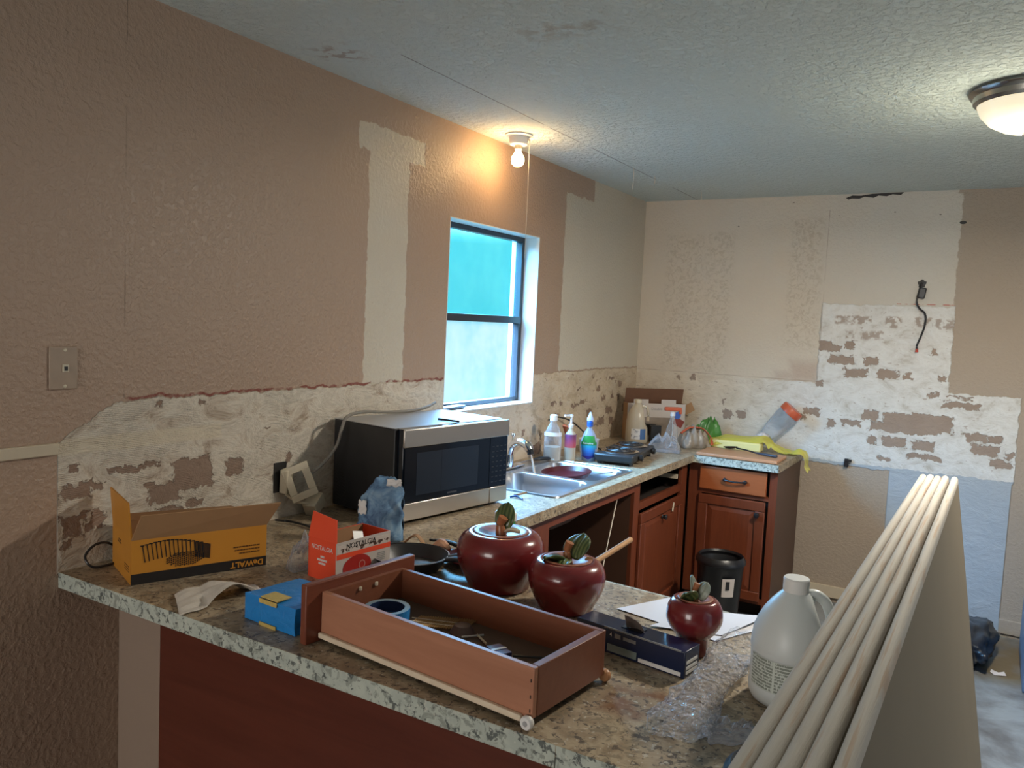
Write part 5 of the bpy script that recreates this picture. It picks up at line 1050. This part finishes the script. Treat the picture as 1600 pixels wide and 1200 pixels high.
# dark bag behind the drywall
bm = nb(); bmesh.ops.create_icosphere(bm, subdivisions=4, radius=1)
for v in bm.verts:
    n_ = noise.noise(v.co*2.0)*.35+noise.noise(v.co*5)*.16; v.co = v.co*(1+n_); v.co.x *= .115; v.co.y *= .30; v.co.z = v.co.z*.085+.082
    v.co.z = max(v.co.z, .002)
single('trash_bag', bm, simple('dark_navy_plastic', (.012, .015, .022), .3, scale=9), 'crumpled black plastic bag on the floor beyond the drywall sheets', 'bag', loc=(2.125, -.40, 0), smooth=True, ang=180)
bm = nb(); v = [bm.verts.new(p) for p in ((0, 0, .002), (.05, .02, .004), (.04, .05, .012), (.015, .03, .008), (-.015, .07, .003), (-.02, .03, .003))]; bm.faces.new(v); single('paper_scrap', bm, M['paper'], 'small white paper scrap on the concrete floor', 'scrap', loc=(2.24, -.645, 0), solid=.001)
cab = thing('storage_cabinet', 'blue grey metal cabinet cut off by the right edge of the photo', 'cabinet', (2.35, -.80, 0))
bm = nb(); bb(bm, 0, .7, 0, .60, .0, .86); obj('body', bm, M['bluegrey'], cab, bevel=.01)
bm = nb(); bb(bm, .01, .69, -.02, -.002, .02, .84); d = obj('door', bm, M['bluegrey'], cab, bevel=.006)
bm = nb(); tube(bm, [(.64, -.02, .5), (.64, -.05, .52), (.64, -.05, .68), (.64, -.02, .70)], .006, 8); obj('handle', bm, M['nickel'], d, smooth=True)

# ================================================================== BACK WALL HARDWARE
wr_ = thing('wall_wire', 'black cable with red tip hanging out of a hole in the far wall', 'wire', (1.724, 0, 1.93))
bm = nb(); lathe(bm, [(0, 0), (.022, 0), (.020, .002), (0, .002)], 14, axis=(0, -1, 0), o=(0, -.0005, .035), fn=lambda p, a: p*(1+.2*math.sin(a*5))); obj('wall_hole', bm, M['inkblack'], wr_)
bm = nb(); bx(bm, (.006, -.014, -.02), (.036, .026, .062), rot=Matrix.Rotation(.15, 4, 'Y')); obj('connector', bm, M['black'], wr_, bevel=.005)
bm = nb(); tube(bm, [(0, -.01, .04), (-.012, -.02, -.02), (-.018, -.02, -.075), (.0, -.02, -.11), (.030, -.018, -.14), (.034, -.016, -.20), (.018, -.014, -.27), (.002, -.014, -.32), (.003, -.014, -.345)], .0055, 8); cb_ = obj('cable', bm, M['black'], wr_, smooth=True)
bm = nb(); lathe(bm, [(0, 0), (.009, .0), (.006, .02), (0, .022)], 10, o=(.003, -.014, -.362)); obj('wire_nut', bm, simple('red_nut', (.5, .06, .03), .5), cb_, smooth=True)
bm = nb(); bx(bm, (1.396, -.012, .875), (.024, .022, .05)); bx(bm, (1.405, -.014, .89), (.04, .022, .016)); single('wall_bracket', bm, M['black'], 'small black bracket on the far wall right of the yellow bag', 'bracket', bevel=.003)
bm = nb(); pts = [(1.275, 2.470), (1.31, 2.484), (1.36, 2.481), (1.42, 2.489), (1.50, 2.4905), (1.59, 2.4915), (1.575, 2.476), (1.53, 2.482), (1.50, 2.472), (1.455, 2.478), (1.43, 2.466), (1.38, 2.474), (1.35, 2.463), (1.31, 2.466), (1.29, 2.460)]
v = [bm.verts.new((a, -.0015, b)) for a, b in pts]; bm.faces.new(v); struct('trim_2', bm, M['inkblack'], 'ragged black gap where the far wall meets the ceiling', 'gap', solid=.001)
bm = nb(); lathe(bm, [(0, .001), (.018, .001), (.018, 0)], 16, axis=(0, -1, 0), o=(1.905, -.0005, 2.31), fn=lambda p, a: Vector((p.x, p.y*.5, p.z))); struct('trim_3', bm, M['inkblack'], 'small dark hole near the top right of the primed wall area', 'hole')

# ================================================================== CEILING LIGHTS AND STRINGS
BX, BY = .160, -1.995
lb = thing('bulb_socket', 'white ceiling socket with a bare glowing bulb and pull string', 'light', (BX, BY, H))
bm = nb(); lathe(bm, [(0, 0), (.062, 0), (.063, -.006), (.056, -.010), (.044, -.012), (.042, -.040), (.038, -.046), (.02, -.048), (0, -.048)], 36); obj('base', bm, M['white'], lb, smooth=True)
bm = nb(); lathe(bm, [(.016, -.046), (.017, -.066), (.013, -.072), (0, -.072)], 20); obj('socket', bm, M['cream'], lb, smooth=True)
m = Mt('glowing_bulb'); m.b.inputs['Emission Color'].default_value = (1, .62, .26, 1); m.b.inputs['Emission Strength'].default_value = 130
bm = nb(); lathe(bm, [(.012, -.070), (.016, -.082), (.026, -.098), (.030, -.115), (.026, -.132), (.014, -.142), (0, -.145)], 24); obj('bulb', bm, m.m, lb, smooth=True)
bm = nb(); bx(bm, (.046, .012, -.028), (.012, .01, .012)); tube(bm, [(.050, .014, -.03), (.052, .016, -.25), (.050, .018, -.56)], .0012, 6, sm=0); obj('pull_string', bm, M['string'], lb)
dl = thing('dome_light', 'flush dome ceiling light with brushed nickel rim at the right edge', 'light', (2.150, -1.985, H))
bm = nb(); lathe(bm, [(0, 0), (.185, 0), (.19, -.012), (.183, -.022), (.176, -.026), (.174, -.042), (.162, -.052), (.15, -.05)], 56); obj('rim', bm, M['nickel'], dl, smooth=True)
m = Mt('lit_frosted_glass', .3, 0, (.8, .76, .66)); lw = m.n.new('ShaderNodeLayerWeight'); lw.inputs[0].default_value = .4
m.b.inputs['Emission Color'].default_value = (1, .86, .58, 1); m.b.inputs['Emission Strength'].default_value = .62
bm = nb(); lathe(bm, [(.162, -.050), (.150, -.080), (.122, -.112), (.080, -.135), (.035, -.146), (0, -.148)], 48); obj('glass_shade', bm, m.m, dl, smooth=True)
l = bpy.data.lights.new('dome_lamp', 'AREA'); l.shape = 'DISK'; l.size = .24; l.energy = 56; l.color = (1, .91, .78); lo = bpy.data.objects.new('dome_lamp', l); COL.objects.link(lo); lo.parent = dl; lo.location = (0, 0, -.18)
l = bpy.data.lights.new('dome_glow', 'POINT'); l.shadow_soft_size = .10; l.energy = 9; l.color = (1, .93, .72); lo = bpy.data.objects.new('dome_glow', l); COL.objects.link(lo); lo.parent = dl; lo.location = (0, 0, -.30)
bm = nb(); lathe(bm, [(.018, -.146), (.020, -.152), (.010, -.158), (.012, -.164), (0, -.172)], 20); obj('finial', bm, M['nickel'], dl, smooth=True)
for (x_, y_, l_, lab) in ((.368, -1.126, .115, 'longest of the strings dangling from the ceiling crack'), (.39, -.87, .045, 'shortest string dangling from the ceiling crack'), (.476, -.29, .08, 'string dangling from the ceiling nearest the far wall')):
    bm = nb(); tube(bm, [(x_, y_, H), (x_+.003, y_, H-l_*.5), (x_-.001, y_+.002, H-l_)], .0016, 6); single('hanging_string', bm, M['string'], lab, 'string', 'strings hanging from the ceiling')
